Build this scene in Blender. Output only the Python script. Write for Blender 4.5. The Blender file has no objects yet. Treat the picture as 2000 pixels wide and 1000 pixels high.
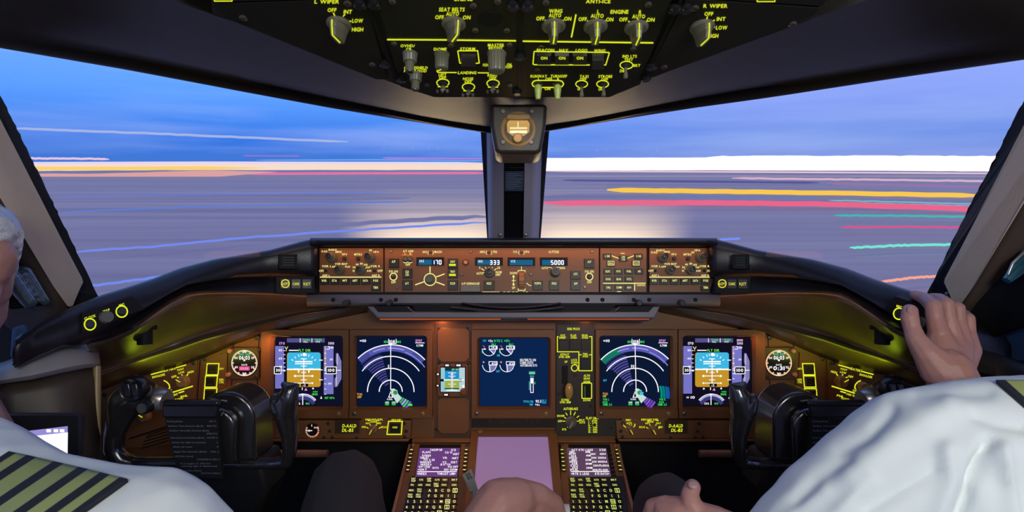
import bpy, bmesh, math, random
import numpy as np
from mathutils import Vector, Matrix, noise
from mathutils.bvhtree import BVHTree
from mathutils.geometry import tessellate_polygon

random.seed(7)
SC = bpy.context.scene
C = SC.collection
# ------------------------------------------------------------------ camera
F = 1000.0                                   # focal length in pixels of the 2000 px wide frame (18 mm on 36 mm)
SP, CP = 0.1676, 0.98586                     # camera looks 9.6 degrees down
CAM = Vector((-0.003, 0.0, 1.30))
FWD, UPV, RGT = Vector((0, CP, -SP)), Vector((0, SP, CP)), Vector((1, 0, 0))
cam_data = bpy.data.cameras.new('camera')
cam = bpy.data.objects.new('camera', cam_data); C.objects.link(cam)
cam.location = CAM; cam.rotation_euler = (math.radians(90) - math.asin(SP), 0, 0)
cam_data.sensor_width = 36; cam_data.lens = 18; cam_data.clip_start = 0.02; cam_data.clip_end = 5000
cam_data.dof.use_dof = True; cam_data.dof.focus_distance = 1.25; cam_data.dof.aperture_fstop = 11
SC.camera = cam
SC.view_settings.view_transform = 'Standard'; SC.view_settings.look = 'None'
SC.view_settings.exposure = 0.0; SC.view_settings.gamma = 1.0; SC.view_settings.use_curve_mapping = False
SC.cycles.use_denoising = True; SC.cycles.max_bounces = 8; SC.cycles.transparent_max_bounces = 8
SC.cycles.caustics_reflective = False; SC.cycles.caustics_refractive = False
SC.cycles.sample_clamp_indirect = 3.0

def cw(x, y, z): return CAM + RGT * x + UPV * y + FWD * z          # camera-relative metres to world
def pz(px, py, z): return cw((px - 1000) / F * z, (500 - py) / F * z, z)
def ray(px, py): return (RGT * ((px - 1000) / F) + UPV * ((500 - py) / F) + FWD)

def srgb(r, g, b):
    f = lambda c: (c / 255 / 12.92) if c / 255 <= 0.04045 else ((c / 255 + 0.055) / 1.055) ** 2.4
    return (f(r), f(g), f(b))

# ------------------------------------------------------------------ world: dusk sky
W = bpy.data.worlds.new('sky'); SC.world = W; W.use_nodes = True
nt = W.node_tree; N = nt.nodes; L = nt.links; N.clear()
def nd(t, **k):
    n = N.new(t)
    for a, v in k.items(): setattr(n, a, v)
    return n
tc = nd('ShaderNodeTexCoord'); sep = nd('ShaderNodeSeparateXYZ'); L.new(tc.outputs['Generated'], sep.inputs[0])
def ramp(stops):
    r = nd('ShaderNodeValToRGB'); e = r.color_ramp.elements
    e[0].position = stops[0][0]; e[0].color = (*stops[0][1], 1)
    e[1].position = stops[-1][0]; e[1].color = (*stops[-1][1], 1)
    for p, c in stops[1:-1]:
        q = e.new(p); q.color = (*c, 1)
    return r
rl = ramp([(0.0, srgb(70, 118, 200)), (0.05, srgb(50, 116, 222)), (0.12, srgb(92, 156, 250)), (0.2, srgb(116, 172, 255)), (0.30, srgb(118, 162, 245)), (0.6, srgb(110, 150, 225)), (1.0, srgb(110, 140, 205))])
rr = ramp([(0.0, srgb(130, 145, 215)), (0.05, srgb(106, 140, 222)), (0.12, srgb(136, 160, 240)), (0.22, srgb(166, 182, 250)), (0.4, srgb(150, 165, 235)), (1.0, srgb(120, 140, 210))])
L.new(sep.outputs['Z'], rl.inputs[0]); L.new(sep.outputs['Z'], rr.inputs[0])
mr = nd('ShaderNodeMapRange'); mr.inputs['From Min'].default_value = -0.15; mr.inputs['From Max'].default_value = 0.45; mr.interpolation_type = 'SMOOTHSTEP'
L.new(sep.outputs['X'], mr.inputs[0])
mx = nd('ShaderNodeMix', data_type='RGBA'); L.new(mr.outputs[0], mx.inputs[0]); L.new(rl.outputs[0], mx.inputs[6]); L.new(rr.outputs[0], mx.inputs[7])
mp = nd('ShaderNodeMapping'); mp.inputs['Scale'].default_value = (1.6, 1.6, 17); mp.inputs['Rotation'].default_value = (0, math.radians(-4), 0)
L.new(tc.outputs['Generated'], mp.inputs[0])
nz = nd('ShaderNodeTexNoise'); nz.inputs['Scale'].default_value = 1.1; nz.inputs['Detail'].default_value = 4; L.new(mp.outputs[0], nz.inputs['Vector'])
cr = ramp([(0.46, (0, 0, 0)), (0.95, (.55, .55, .55))]); L.new(nz.outputs[0], cr.inputs[0])
mx2 = nd('ShaderNodeMix', data_type='RGBA'); L.new(cr.outputs[0], mx2.inputs[0]); L.new(mx.outputs[2], mx2.inputs[6]); mx2.inputs[7].default_value = (*srgb(196, 214, 255), 1)
# the warm afterglow sits very low behind the terminal, brighter to the right
bg = nd('ShaderNodeBackground'); L.new(mx2.outputs[2], bg.inputs[0]); bg.inputs[1].default_value = 1.12
wo = nd('ShaderNodeOutputWorld'); L.new(bg.outputs[0], wo.inputs[0])

# ------------------------------------------------------------------ lights
def lamp(name, kind, loc, energy, color, aim=None, size=None, size_y=None, **k):
    d = bpy.data.lights.new(name, kind); d.energy = energy; d.color = color
    if kind == 'AREA':
        d.shape = 'RECTANGLE'; d.size = size; d.size_y = size_y or size
    elif kind in ('POINT', 'SPOT') and size is not None: d.shadow_soft_size = size
    for a, v in k.items(): setattr(d, a, v)
    o = bpy.data.objects.new(name, d); C.objects.link(o); o.location = loc
    if aim is not None: o.rotation_euler = (Vector(aim) - Vector(loc)).to_track_quat('-Z', 'Y').to_euler()
    return o
WARM = (1.0, 0.36, 0.10); GRN = (0.72, 1.0, 0.02); COOL = (0.72, 0.82, 1.0)
lamp('ground_warm_fill', 'SUN', (0, -20, 40), 0.75, (1.0, 0.62, 0.42), aim=(0, 8, 0), angle=math.radians(20))  # distant lamp added to warm and brighten the ground
# aircraft landing lights: two pools on the runway ahead
for sx, e in ((-8.5, 60000), (9.5, 60000)):
    lamp('landing_light', 'SPOT', (sx * 0.12, 4, -1.6), e * 36, (1.0, 0.80, 0.34), aim=(sx * 1.5, 90, -3.6), size=0.1, spot_size=math.radians(24), spot_blend=1.0)
# flood strips under the glareshield lip and under the tray
lamp('glareshield_flood', 'AREA', pz(1005, 481, 1.152), 0.20, WARM, aim=pz(1005, 540, 1.158), size=0.86, size_y=0.006)
for cxp, e in ((860, .20), (1148, .05)):
    lamp('panel_flood_and_fill', 'AREA', pz(cxp, 634, 1.19), e, WARM, aim=pz(cxp, 800, 1.225), size=0.27, size_y=0.01)
for cxp, e in ((480, .15), (1526, .055)):
    lamp('panel_flood_and_fill', 'AREA', pz(cxp, 678, 1.165), e, WARM, aim=pz(cxp - 20 if cxp < 1000 else cxp + 20, 760, 1.24), size=0.20, size_y=0.02)
lamp('pedestal_flood', 'AREA', pz(1003, 640, 1.10), 0.12, WARM, aim=pz(1003, 930, 1.15), size=0.4, size_y=0.03)
lamp('standby_compass_lamp', 'POINT', pz(1012, 262, 0.700), 0.012, (1.0, 0.62, 0.25), size=0.01)
# green-yellow spill of the lit legends
for s in (-1, 1):
    lamp('legend_glow', 'AREA', pz(1003 + s * 665, 725, 1.12), 0.085, GRN, aim=pz(1003 + s * 640, 640, 1.16), size=0.14, size_y=0.05)
for s in (-1, 1): lamp('panel_flood_and_fill', 'AREA', pz(1003 + s * 470, 650, 1.10), 0.045, WARM, aim=pz(1003 + s * 490, 590, 1.12), size=0.16, size_y=0.02)  # warm lamps added to tint the mouldings orange
lamp('overhead_legend_glow', 'AREA', pz(1003, 230, 0.50), 0.03, GRN, aim=pz(1003, 80, 0.56), size=0.3, size_y=0.05)
# unseen fill lamps added behind the crew, the first for the shirts
lamp('cabin_fill', 'AREA', (0.35, -0.5, 1.64), 11.0, (0.95, 1.0, 0.98), aim=(0.35, 0.45, 0.9), size=0.5, size_y=0.3)
for s in (-1, 1): lamp('cabin_fill', 'AREA', (s * 0.38, -0.25, 1.62), 2.2, (1.0, 0.92, 0.80), aim=(s * 0.62, 0.6, 1.2), size=0.25, size_y=0.25)  # warm pair added to brighten the windshield post plates

# ------------------------------------------------------------------ materials
MATS = {}
def mat(name, col, rough=0.5, metal=0.0, spec=0.5, emis=None, es=0.0, bump=0.0, bscale=200, vary=0.0, vscale=8, coat=0.0, stretch=None):
    if name in MATS: return MATS[name]
    m = bpy.data.materials.new(name); m.use_nodes = True; t = m.node_tree; b = t.nodes['Principled BSDF']
    b.inputs['Base Color'].default_value = (*col, 1); b.inputs['Roughness'].default_value = rough
    b.inputs['Metallic'].default_value = metal; b.inputs['Specular IOR Level'].default_value = spec
    if coat: b.inputs['Coat Weight'].default_value = coat; b.inputs['Coat Roughness'].default_value = 0.15
    if emis: b.inputs['Emission Color'].default_value = (*emis, 1); b.inputs['Emission Strength'].default_value = es
    co = t.nodes.new('ShaderNodeTexCoord')
    src = co.outputs['Object']
    if stretch:
        mm = t.nodes.new('ShaderNodeMapping'); mm.inputs['Scale'].default_value = stretch; t.links.new(src, mm.inputs[0]); src = mm.outputs[0]
    if vary:
        n = t.nodes.new('ShaderNodeTexNoise'); n.inputs['Scale'].default_value = vscale; n.inputs['Detail'].default_value = 4
        t.links.new(src, n.inputs['Vector'])
        r = t.nodes.new('ShaderNodeMapRange'); r.inputs['To Min'].default_value = 1 - vary; r.inputs['To Max'].default_value = 1 + vary
        t.links.new(n.outputs[0], r.inputs[0])
        v = t.nodes.new('ShaderNodeVectorMath'); v.operation = 'SCALE'; v.inputs[0].default_value = col
        t.links.new(r.outputs[0], v.inputs['Scale']); t.links.new(v.outputs[0], b.inputs['Base Color'])
    if bump:
        n = t.nodes.new('ShaderNodeTexNoise'); n.inputs['Scale'].default_value = bscale; n.inputs['Detail'].default_value = 3
        t.links.new(src, n.inputs['Vector'])
        bp = t.nodes.new('ShaderNodeBump'); bp.inputs['Strength'].default_value = bump; bp.inputs['Distance'].default_value = 0.001
        t.links.new(n.outputs[0], bp.inputs['Height']); t.links.new(bp.outputs[0], b.inputs['Normal'])
    MATS[name] = m; return m
def glow(r, g, b, s=1.0):
    name = 'glow_%d_%d_%d_%d' % (r, g, b, s * 100)
    if name in MATS: return MATS[name]
    m = bpy.data.materials.new(name); m.use_nodes = True; t = m.node_tree; t.nodes.clear()
    e = t.nodes.new('ShaderNodeEmission'); e.inputs[0].default_value = (*srgb(r, g, b), 1); e.inputs[1].default_value = s
    o = t.nodes.new('ShaderNodeOutputMaterial'); t.links.new(e.outputs[0], o.inputs[0]); MATS[name] = m
    m.cycles.emission_sampling = 'NONE'
    return m
M = dict(
 mip=lambda: mat('brown_panel_paint', (0.19, 0.078, 0.026), 0.5, bump=0.15, bscale=600, vary=0.08, vscale=14),
 bezel=lambda: mat('brown_bezel_plastic', (0.17, 0.070, 0.024), 0.42, vary=0.06, vscale=20),
 ovh=lambda: mat('overhead_grey_paint', (0.018, 0.016, 0.012), 0.62, spec=.25, bump=0.15, bscale=500, vary=0.1, vscale=20),
 liner=lambda: mat('dark_ceiling_liner', (0.013, 0.0105, 0.009), 0.42, spec=0.22, bump=0.2, bscale=350, vary=0.08, vscale=6),
 shield=lambda: mat('glareshield_vinyl', (0.012, 0.009, 0.011), 0.36, spec=0.45, bump=0.25, bscale=500),
 gloss=lambda: mat('smooth_brown_moulding', (0.075, 0.050, 0.036), 0.28, spec=0.6),
 greytray=lambda: mat('grey_tray_plastic', (0.15, 0.13, 0.15), 0.42),
 black=lambda: mat('matt_black', (0.009, 0.009, 0.010), 0.6, spec=0.2),
 blackg=lambda: mat('black_gloss_plastic', (0.012, 0.012, 0.016), 0.22, spec=0.6),
 key=lambda: mat('black_key_plastic', (0.02, 0.018, 0.016), 0.4),
 knob=lambda: mat('grey_knob_plastic', (0.13, 0.12, 0.095), 0.35),
 knobd=lambda: mat('dark_knob_plastic', (0.03, 0.03, 0.03), 0.35),
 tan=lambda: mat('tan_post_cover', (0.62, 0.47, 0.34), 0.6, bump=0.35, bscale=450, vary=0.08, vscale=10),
 post=lambda: mat('grey_post_cover', (0.46, 0.40, 0.42), 0.5, bump=0.2, bscale=400),
 seal=lambda: mat('black_window_seal', (0.006, 0.006, 0.007), 0.75, bump=0.8, bscale=90),
 screw=lambda: mat('dark_screw_metal', (0.16, 0.13, 0.11), 0.35, metal=0.7),
 yoke=lambda: mat('yoke_grey_plastic', (0.02, 0.018, 0.02), 0.2, spec=0.9, coat=.5, bump=0.06, bscale=500),
 alloy=lambda: mat('worn_alloy', (0.5, 0.48, 0.46), 0.3, metal=0.8),
 skin=lambda: mat('skin', (0.46, 0.22, 0.18), 0.5, spec=0.4, bump=0.5, bscale=260, vary=0.14, vscale=30),
 hair=lambda: mat('grey_hair', (0.55, 0.55, 0.60), 0.22, spec=0.8, bump=0.9, bscale=120, stretch=(1, 6, 6)),
 shirt=lambda: mat('white_shirt_cotton', (0.80, 0.84, 0.84), 0.85, bump=0.25, bscale=900),
 trouser=lambda: mat('dark_trouser_wool', (0.018, 0.014, 0.016), 0.85, bump=0.3, bscale=900),
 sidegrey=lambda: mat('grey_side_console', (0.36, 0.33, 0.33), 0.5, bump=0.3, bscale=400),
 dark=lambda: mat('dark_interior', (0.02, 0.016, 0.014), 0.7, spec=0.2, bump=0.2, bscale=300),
 blue=lambda: mat('blue_fabric', (0.05, 0.12, 0.26), 0.8, bump=0.4, bscale=500),
 gold=lambda: mat('epaulette_gold_braid', (0.34, 0.38, 0.12), 0.6, bump=0.5, bscale=900),
 navy=lambda: mat('epaulette_navy', (0.012, 0.012, 0.02), 0.8),
 tag=lambda: mat('grey_green_tag', (0.22, 0.30, 0.28), 0.6),
 lens=lambda: mat('lamp_cover_brown', (0.25, 0.15, 0.06), 0.35),
)
def mm(k):
    if isinstance(k, str): return M[k]()
    return k
YG = lambda: glow(232, 242, 46, 1.0)      # overhead legends
YW = lambda: glow(250, 244, 150, 1.0)     # mode control panel legends
# ------------------------------------------------------------------ surfaces to build on
class Plane:
    """a flat panel face: point O, unit axes U (right), V (up), N (towards the crew)"""
    def __init__(s, O, U, V):
        s.O = O; s.U = U.normalized(); s.V = V.normalized(); s.N = s.U.cross(s.V).normalized()
    def uv(s, px, py):
        d = ray(px, py); t = (s.O - CAM).dot(s.N) / d.dot(s.N); p = CAM + d * t - s.O
        return p.dot(s.U), p.dot(s.V)
    def at(s, u, v, n=0.0): return s.O + s.U * u + s.V * v + s.N * n
    def p(s, px, py, n=0.0):
        u, v = s.uv(px, py); return s.at(u, v, n)
    def scale(s, px, py):                 # metres per pixel here
        return (s.p(px + 1, py) - s.p(px, py)).length
def cvec(x, y, z): return RGT * x + UPV * y + FWD * z
def plane3(a, b, c): # through three world points: a origin, b to the right, c up
    U = (b - a).normalized(); V0 = c - a; V = (V0 - U * V0.dot(U)).normalized(); return Plane(a, U, V)

MIPP = Plane(pz(1003, 720, 1.24), RGT, UPV)
MCPP = Plane(pz(1003, 525, 1.17), RGT, cvec(0, 0.9806, 0.196))
PEDP = Plane(pz(1003, 862, 1.23), RGT, cvec(0, 0.545, 0.838))
OVHP = Plane(pz(1003, 150, 0.625), RGT, cvec(0, 0.019, -0.149))

# ------------------------------------------------------------------ glyphs
GLY = {}
def glyph(ch):
    if ch in GLY: return GLY[ch]
    cu = bpy.data.curves.new('g', 'FONT'); cu.body = ch; cu.size = 1.0; cu.resolution_u = 2; cu.offset = 0.022
    ob = bpy.data.objects.new('g', cu); C.objects.link(ob)
    dg = bpy.context.evaluated_depsgraph_get(); me = ob.evaluated_get(dg).to_mesh()
    v = [(a.co.x, a.co.y) for a in me.vertices]; f = [tuple(p.vertices) for p in me.polygons]
    ob.evaluated_get(dg).to_mesh_clear()
    bpy.data.objects.remove(ob); bpy.data.curves.remove(cu)
    if v:
        x0 = min(a for a, _ in v); x1 = max(a for a, _ in v)
        v = [(a - x0, b) for a, b in v]; w = x1 - x0
    else: w = 0.28
    GLY[ch] = (v, f, w); return GLY[ch]
CAPH = 0.70
SEG = {'0': 'abcdef', '1': 'bc', '3': 'abcdg', '5': 'afgcd', '7': 'abc', '2': 'abged', '4': 'fgbc', '6': 'afgedc', '8': 'abcdefg', '9': 'abcfgd'}

# ------------------------------------------------------------------ mesh builder
class MB:
    def __init__(s): s.v = []; s.f = []; s.m = []; s.mats = []
    def mi(s, m):
        m = mm(m)
        if m not in s.mats: s.mats.append(m)
        return s.mats.index(m)
    def add(s, vs, fs, m):
        k = len(s.v); i = s.mi(m); s.v += [Vector(a) for a in vs]
        for f in fs: s.f.append(tuple(k + a for a in f)); s.m.append(i)
        return s
    # --- solids
    def frustum(s, a, b, m):               # two matching loops a (bottom) and b (top)
        n = len(a); s.add(a + b, [tuple(range(n))[::-1], tuple(range(n, 2 * n))] + [(i, (i + 1) % n, n + (i + 1) % n, n + i) for i in range(n)], m); return s
    def box(s, c, ex, ey, ez, m):
        c, ex, ey, ez = Vector(c), Vector(ex), Vector(ey), Vector(ez)
        a = [c - ex - ey - ez, c + ex - ey - ez, c + ex + ey - ez, c - ex + ey - ez]
        return s.frustum(a, [p + ez * 2 for p in a], m)
    def slab(s, P, pts, n0, n1, m, inset=0.0):       # pixel polygon on a plane, from height n0 to n1
        uv = [P.uv(*p) for p in pts]
        cu = sum(u for u, _ in uv) / len(uv); cv = sum(v for _, v in uv) / len(uv)
        if area2(uv) < 0: uv = uv[::-1]
        a = [P.at(u, v, n0) for u, v in uv]; k = 1 - inset
        b = [P.at(cu + (u - cu) * k, cv + (v - cv) * k, n1) for u, v in uv]
        if n1 < n0: a, b = b, a
        return s.frustum(a, b, m)
    def rslab(s, P, x0, y0, x1, y1, r, n0, n1, m):   # rounded rectangle slab
        return s.slab(P, rrect(x0, y0, x1, y1, r), n0, n1, m)
    def poly(s, P, pts, n, m):
        uv = [P.uv(*p) for p in pts]; return s.polyuv(P, uv, n, m)
    def polyuv(s, P, uv, n, m):
        vs = [Vector((u, v, 0)) for u, v in uv]; tr = tessellate_polygon([vs])
        fs = []
        for t in tr:
            a, b, c = (vs[i] for i in t)
            fs.append(tuple(t) if (b - a).cross(c - a).z > 0 else tuple(t)[::-1])
        return s.add([P.at(u, v, n) for u, v in uv], fs, m)
    def rect(s, P, x0, y0, x1, y1, n, m): return s.poly(P, [(x0, y1), (x1, y1), (x1, y0), (x0, y0)], n, m)
    def line(s, P, pts, w, n, m, closed=False):      # stroke in pixels
        pts = [Vector((a, b)) for a, b in pts]; k = len(pts)
        if closed: pts = pts + [pts[0]]; k += 1
        Ls, Rs = [], []
        for i in range(k):
            if closed: a = pts[(i - 1) % (k - 1)]; b = pts[(i + 1) % (k - 1)] if i < k - 1 else pts[1]
            else: a = pts[max(i - 1, 0)]; b = pts[min(i + 1, k - 1)]
            d1 = (pts[i] - a); d2 = (b - pts[i])
            d1 = d1.normalized() if d1.length > 1e-6 else d2.normalized(); d2 = d2.normalized() if d2.length > 1e-6 else d1
            t = (d1 + d2); t = t.normalized() if t.length > 1e-6 else d1
            nn = Vector((-t.y, t.x)); c = max(0.5, nn.dot(Vector((-d1.y, d1.x))))
            Ls.append(pts[i] + nn * (w / 2 / c)); Rs.append(pts[i] - nn * (w / 2 / c))
        vs = [P.p(a.x, a.y, n) for a in Ls] + [P.p(a.x, a.y, n) for a in Rs]
        return s.add(vs, [(i, i + 1, k + i + 1, k + i) for i in range(k - 1)], m)
    def arc(s, P, cx, cy, r, a0, a1, w, n, m, ry=None, seg=None):
        ry = ry or r; seg = seg or max(8, int(abs(a1 - a0) / 9))
        pts = [(cx + r * math.sin(math.radians(a0 + (a1 - a0) * i / seg)), cy - ry * math.cos(math.radians(a0 + (a1 - a0) * i / seg))) for i in range(seg + 1)]
        if abs(abs(a1 - a0) - 360) < .1: return s.line(P, pts[:-1], w, n, m, closed=True)
        return s.line(P, pts, w, n, m)
    def disc(s, P, cx, cy, r, n, m, ry=None, seg=20):
        ry = ry or r
        return s.poly(P, [(cx + r * math.cos(2 * math.pi * i / seg), cy + ry * math.sin(2 * math.pi * i / seg)) for i in range(seg)], n, m)
    def text(s, P, cx, cy, t, h, m, w=None, n=0.0004, al='c', slant=0.0, rot=0.0, sp=0.10):
        """text centred on (cx, cy); h = capital height in pixels, w = total width in pixels"""
        adv = 0; lay = []
        for ch in t:
            g = glyph(ch); lay.append((g, adv)); adv += g[2] + sp
        adv -= sp; k = h / CAPH; kx = (w / adv) if w else k
        tot = adv * kx; x0 = cx - (tot / 2 if al == 'c' else 0 if al == 'l' else tot)
        cr, sr = math.cos(rot), math.sin(rot)
        for (vs, fs, _), a in lay:
            if not vs: continue
            out = []
            for x, y in vs:
                X = (a + x) * kx + y * k * slant + x0 - cx; Y = h / 2 - y * k
                out.append(P.p(cx + X * cr - Y * sr, cy + X * sr + Y * cr, n))
            s.add(out, fs, m)
        return s
    def seg7(s, P, x, y, t, w, h, m, th=1.3, n=0.0006, gap=3):
        for ch in t:
            q = {'a': ((0, 0), (w, 0)), 'b': ((w, 0), (w, h / 2)), 'c': ((w, h / 2), (w, h)), 'd': ((0, h), (w, h)), 'e': ((0, h / 2), (0, h)), 'f': ((0, 0), (0, h / 2)), 'g': ((0, h / 2), (w, h / 2))}
            for c in SEG[ch]:
                (a, b), (c2, d) = q[c]; s.line(P, [(x + a, y + b), (x + c2, y + d)], th, n, m)
            x += w + gap
    def lathe(s, O, A, X, prof, m, seg=24, flute=0, fd=0.06, caps=True):
        """profile [(r, h)...] turned round axis A at O"""
        A = A.normalized(); X = (X - A * X.dot(A)).normalized(); Y = A.cross(X)
        vs = []
        for r, h in prof:
            for i in range(seg):
                t = 2 * math.pi * i / seg; rr = r * (1 - (fd if flute and i % 2 else 0)) if flute else r
                vs.append(O + A * h + X * (rr * math.cos(t)) + Y * (rr * math.sin(t)))
        n = len(prof)
        fs = [(j * seg + i, j * seg + (i + 1) % seg, (j + 1) * seg + (i + 1) % seg, (j + 1) * seg + i) for j in range(n - 1) for i in range(seg)]
        if caps: fs += [tuple(range(seg))[::-1], tuple((n - 1) * seg + i for i in range(seg))]
        return s.add(vs, fs, m)
    def tube(s, pts, r, m, seg=10):
        rs = r if isinstance(r, (list, tuple)) else [r] * len(pts)
        pts = [Vector(p) for p in pts]; vs = []; k = len(pts); prev = None
        for i, p in enumerate(pts):
            t = (pts[min(i + 1, k - 1)] - pts[max(i - 1, 0)]).normalized()
            ref = prev if prev is not None else (Vector((0, 0, 1)) if abs(t.z) < 0.9 else Vector((1, 0, 0)))
            x = (ref - t * ref.dot(t)).normalized(); y = t.cross(x); prev = x
            vs += [p + (x * math.cos(2 * math.pi * j / seg) + y * math.sin(2 * math.pi * j / seg)) * rs[i] for j in range(seg)]
        fs = [(i * seg + j, i * seg + (j + 1) % seg, (i + 1) * seg + (j + 1) % seg, (i + 1) * seg + j) for i in range(k - 1) for j in range(seg)]
        fs += [tuple(range(seg))[::-1], tuple((k - 1) * seg + j for j in range(seg))]
        return s.add(vs, fs, m)
    def grid(s, rows, m, thick=None):      # loft through rows of world points
        nr, nc = len(rows), len(rows[0]); vs = [p for r in rows for p in r]
        fs = [(i * nc + j, i * nc + j + 1, (i + 1) * nc + j + 1, (i + 1) * nc + j) for i in range(nr - 1) for j in range(nc - 1)]
        return s.add(vs, fs, m)
    def build(s, name, parent=None, bevel=0, seg=2, smooth=35, solid=0, sub=0, recalc=False):
        me = bpy.data.meshes.new(name); off = parent_loc(parent)
        me.from_pydata([tuple(a - off) for a in s.v], [], s.f); 
        for m in s.mats: me.materials.append(m)
        me.polygons.foreach_set('material_index', s.m); me.validate(); me.update()
        if recalc:
            bm = bmesh.new(); bm.from_mesh(me); bmesh.ops.remove_doubles(bm, verts=bm.verts, dist=1e-6); bmesh.ops.recalc_face_normals(bm, faces=bm.faces); bm.to_mesh(me); bm.free()
        if smooth: me.polygons.foreach_set('use_smooth', [True] * len(me.polygons)); me.set_sharp_from_angle(angle=math.radians(smooth))
        o = bpy.data.objects.new(name, me); C.objects.link(o); o.parent = parent
        if sub: mo = o.modifiers.new('s', 'SUBSURF'); mo.levels = mo.render_levels = sub
        if solid: mo = o.modifiers.new('t', 'SOLIDIFY'); mo.thickness = solid; mo.offset = -1
        if bevel:
            mo = o.modifiers.new('b', 'BEVEL'); mo.width = bevel; mo.segments = seg; mo.limit_method = 'ANGLE'; mo.angle_limit = math.radians(40)
        return o
def parent_loc(o):
    p = Vector((0, 0, 0))
    while o is not None: p = p + Vector(o.location); o = o.parent
    return p
def area2(uv): return sum(uv[i][0] * uv[(i + 1) % len(uv)][1] - uv[(i + 1) % len(uv)][0] * uv[i][1] for i in range(len(uv)))
def rrect(x0, y0, x1, y1, r, k=4):
    o = []
    for cx, cy, a in ((x1 - r, y0 + r, -90), (x1 - r, y1 - r, 0), (x0 + r, y1 - r, 90), (x0 + r, y0 + r, 180)):
        for i in range(k + 1):
            t = math.radians(a + 90 * i / k); o.append((cx + r * math.cos(t), cy + r * math.sin(t)))
    return o
def thing(name, label, cat, loc, group=None):
    o = bpy.data.objects.new(name, None); C.objects.link(o); o.location = loc; o.empty_display_size = 0.02
    return tag(o, label, cat, group)
def tag(o, label=None, cat=None, group=None, kind=None):
    if label: o['label'] = label
    if cat: o['category'] = cat
    if group: o['group'] = group
    if kind: o['kind'] = kind
    return o
def struct(mb, name, **k): return tag(mb.build(name, None, **k), kind='structure')

# ------------------------------------------------------------------ control builders
def screw(P, px, py, par, r=0.0042, m='screw'):
    mb = MB(); O = P.p(px, py, 0); mb.lathe(O, P.N, P.U, [(r, 0), (r, 0.0012), (r * 0.75, 0.002), (r * 0.45, 0.002), (r * 0.45, 0.0012)], m, seg=12)
    return mb.build('screw', par)
def key(P, x0, y0, x1, y1, par, label=None, lh=4.6, lc=None, h=0.004, lw=None, name='push_button', extra=None, ly=None, m='key'):
    mb = MB(); mb.slab(P, [(x0, y0), (x1, y0), (x1, y1), (x0, y1)], 0, h, m, inset=0.08)
    cx, cy = (x0 + x1) / 2, (y0 + y1) / 2
    if label:
        rows = label.split('\n'); y = (ly if ly is not None else cy) - (len(rows) - 1) * lh * 0.6
        for r in rows: mb.text(P, cx, y, r, lh, lc or YW(), w=lw, n=h + 0.0003); y += lh * 1.25
    if extra: extra(mb, h + 0.0003)
    return mb.build(name, par, smooth=0)
def fluted(P, px, py, par, r, h, m='knob', cap=None, name='rotary_knob', flute=True, pointer=None, r2=None, lc=None):
    """round control knob: base r metres, height h; pointer = degrees clockwise from up"""
    mb = MB(); O = P.p(px, py, 0)
    mb.lathe(O, P.N, P.U, [(r, 0), (r, h * 0.12), (r * 0.9, h * 0.16), (r * 0.86, h * 0.9), (r * 0.78, h)], m, seg=36 if flute else 28, flute=flute, fd=0.07)
    if cap: mb.lathe(O + P.N * h, P.N, P.U, [(r * 0.62, 0), (r * 0.62, 0.0006)], cap, seg=20)
    if pointer is not None:
        a = math.radians(pointer); d = P.U * math.sin(a) + P.V * math.cos(a); e = d.cross(P.N)
        mb.box(O + d * r * 0.5 + P.N * (h + 0.0004), d * r * 0.42, e * 0.0006, P.N * 0.0005, lc or YG())
    o = mb.build(name, par)
    return o
def dual(P, px, py, par, r, h, m='knob', top='knobd', pointer=0, name='rotary_knob', lc=None):
    """two stacked knobs on one shaft"""
    mb = MB(); O = P.p(px, py, 0)
    mb.lathe(O, P.N, P.U, [(r, 0), (r, h * 0.10), (r * 0.92, h * 0.14), (r * 0.88, h * 0.45), (r * 0.8, h * 0.5)], m, seg=36, flute=1)
    o = mb.build(name, par)
    m2 = MB(); m2.lathe(O + P.N * h * 0.5, P.N, P.U, [(r * 0.6, 0), (r * 0.6, h * 0.45), (r * 0.5, h * 0.5)], m, seg=28, flute=1)
    m2.lathe(O + P.N * h, P.N, P.U, [(r * 0.52, 0), (r * 0.46, 0.0015), (r * 0.2, 0.0018), (r * 0.2, 0.0008)], top, seg=20)
    m2.build('inner_knob', o)
    return o
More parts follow.
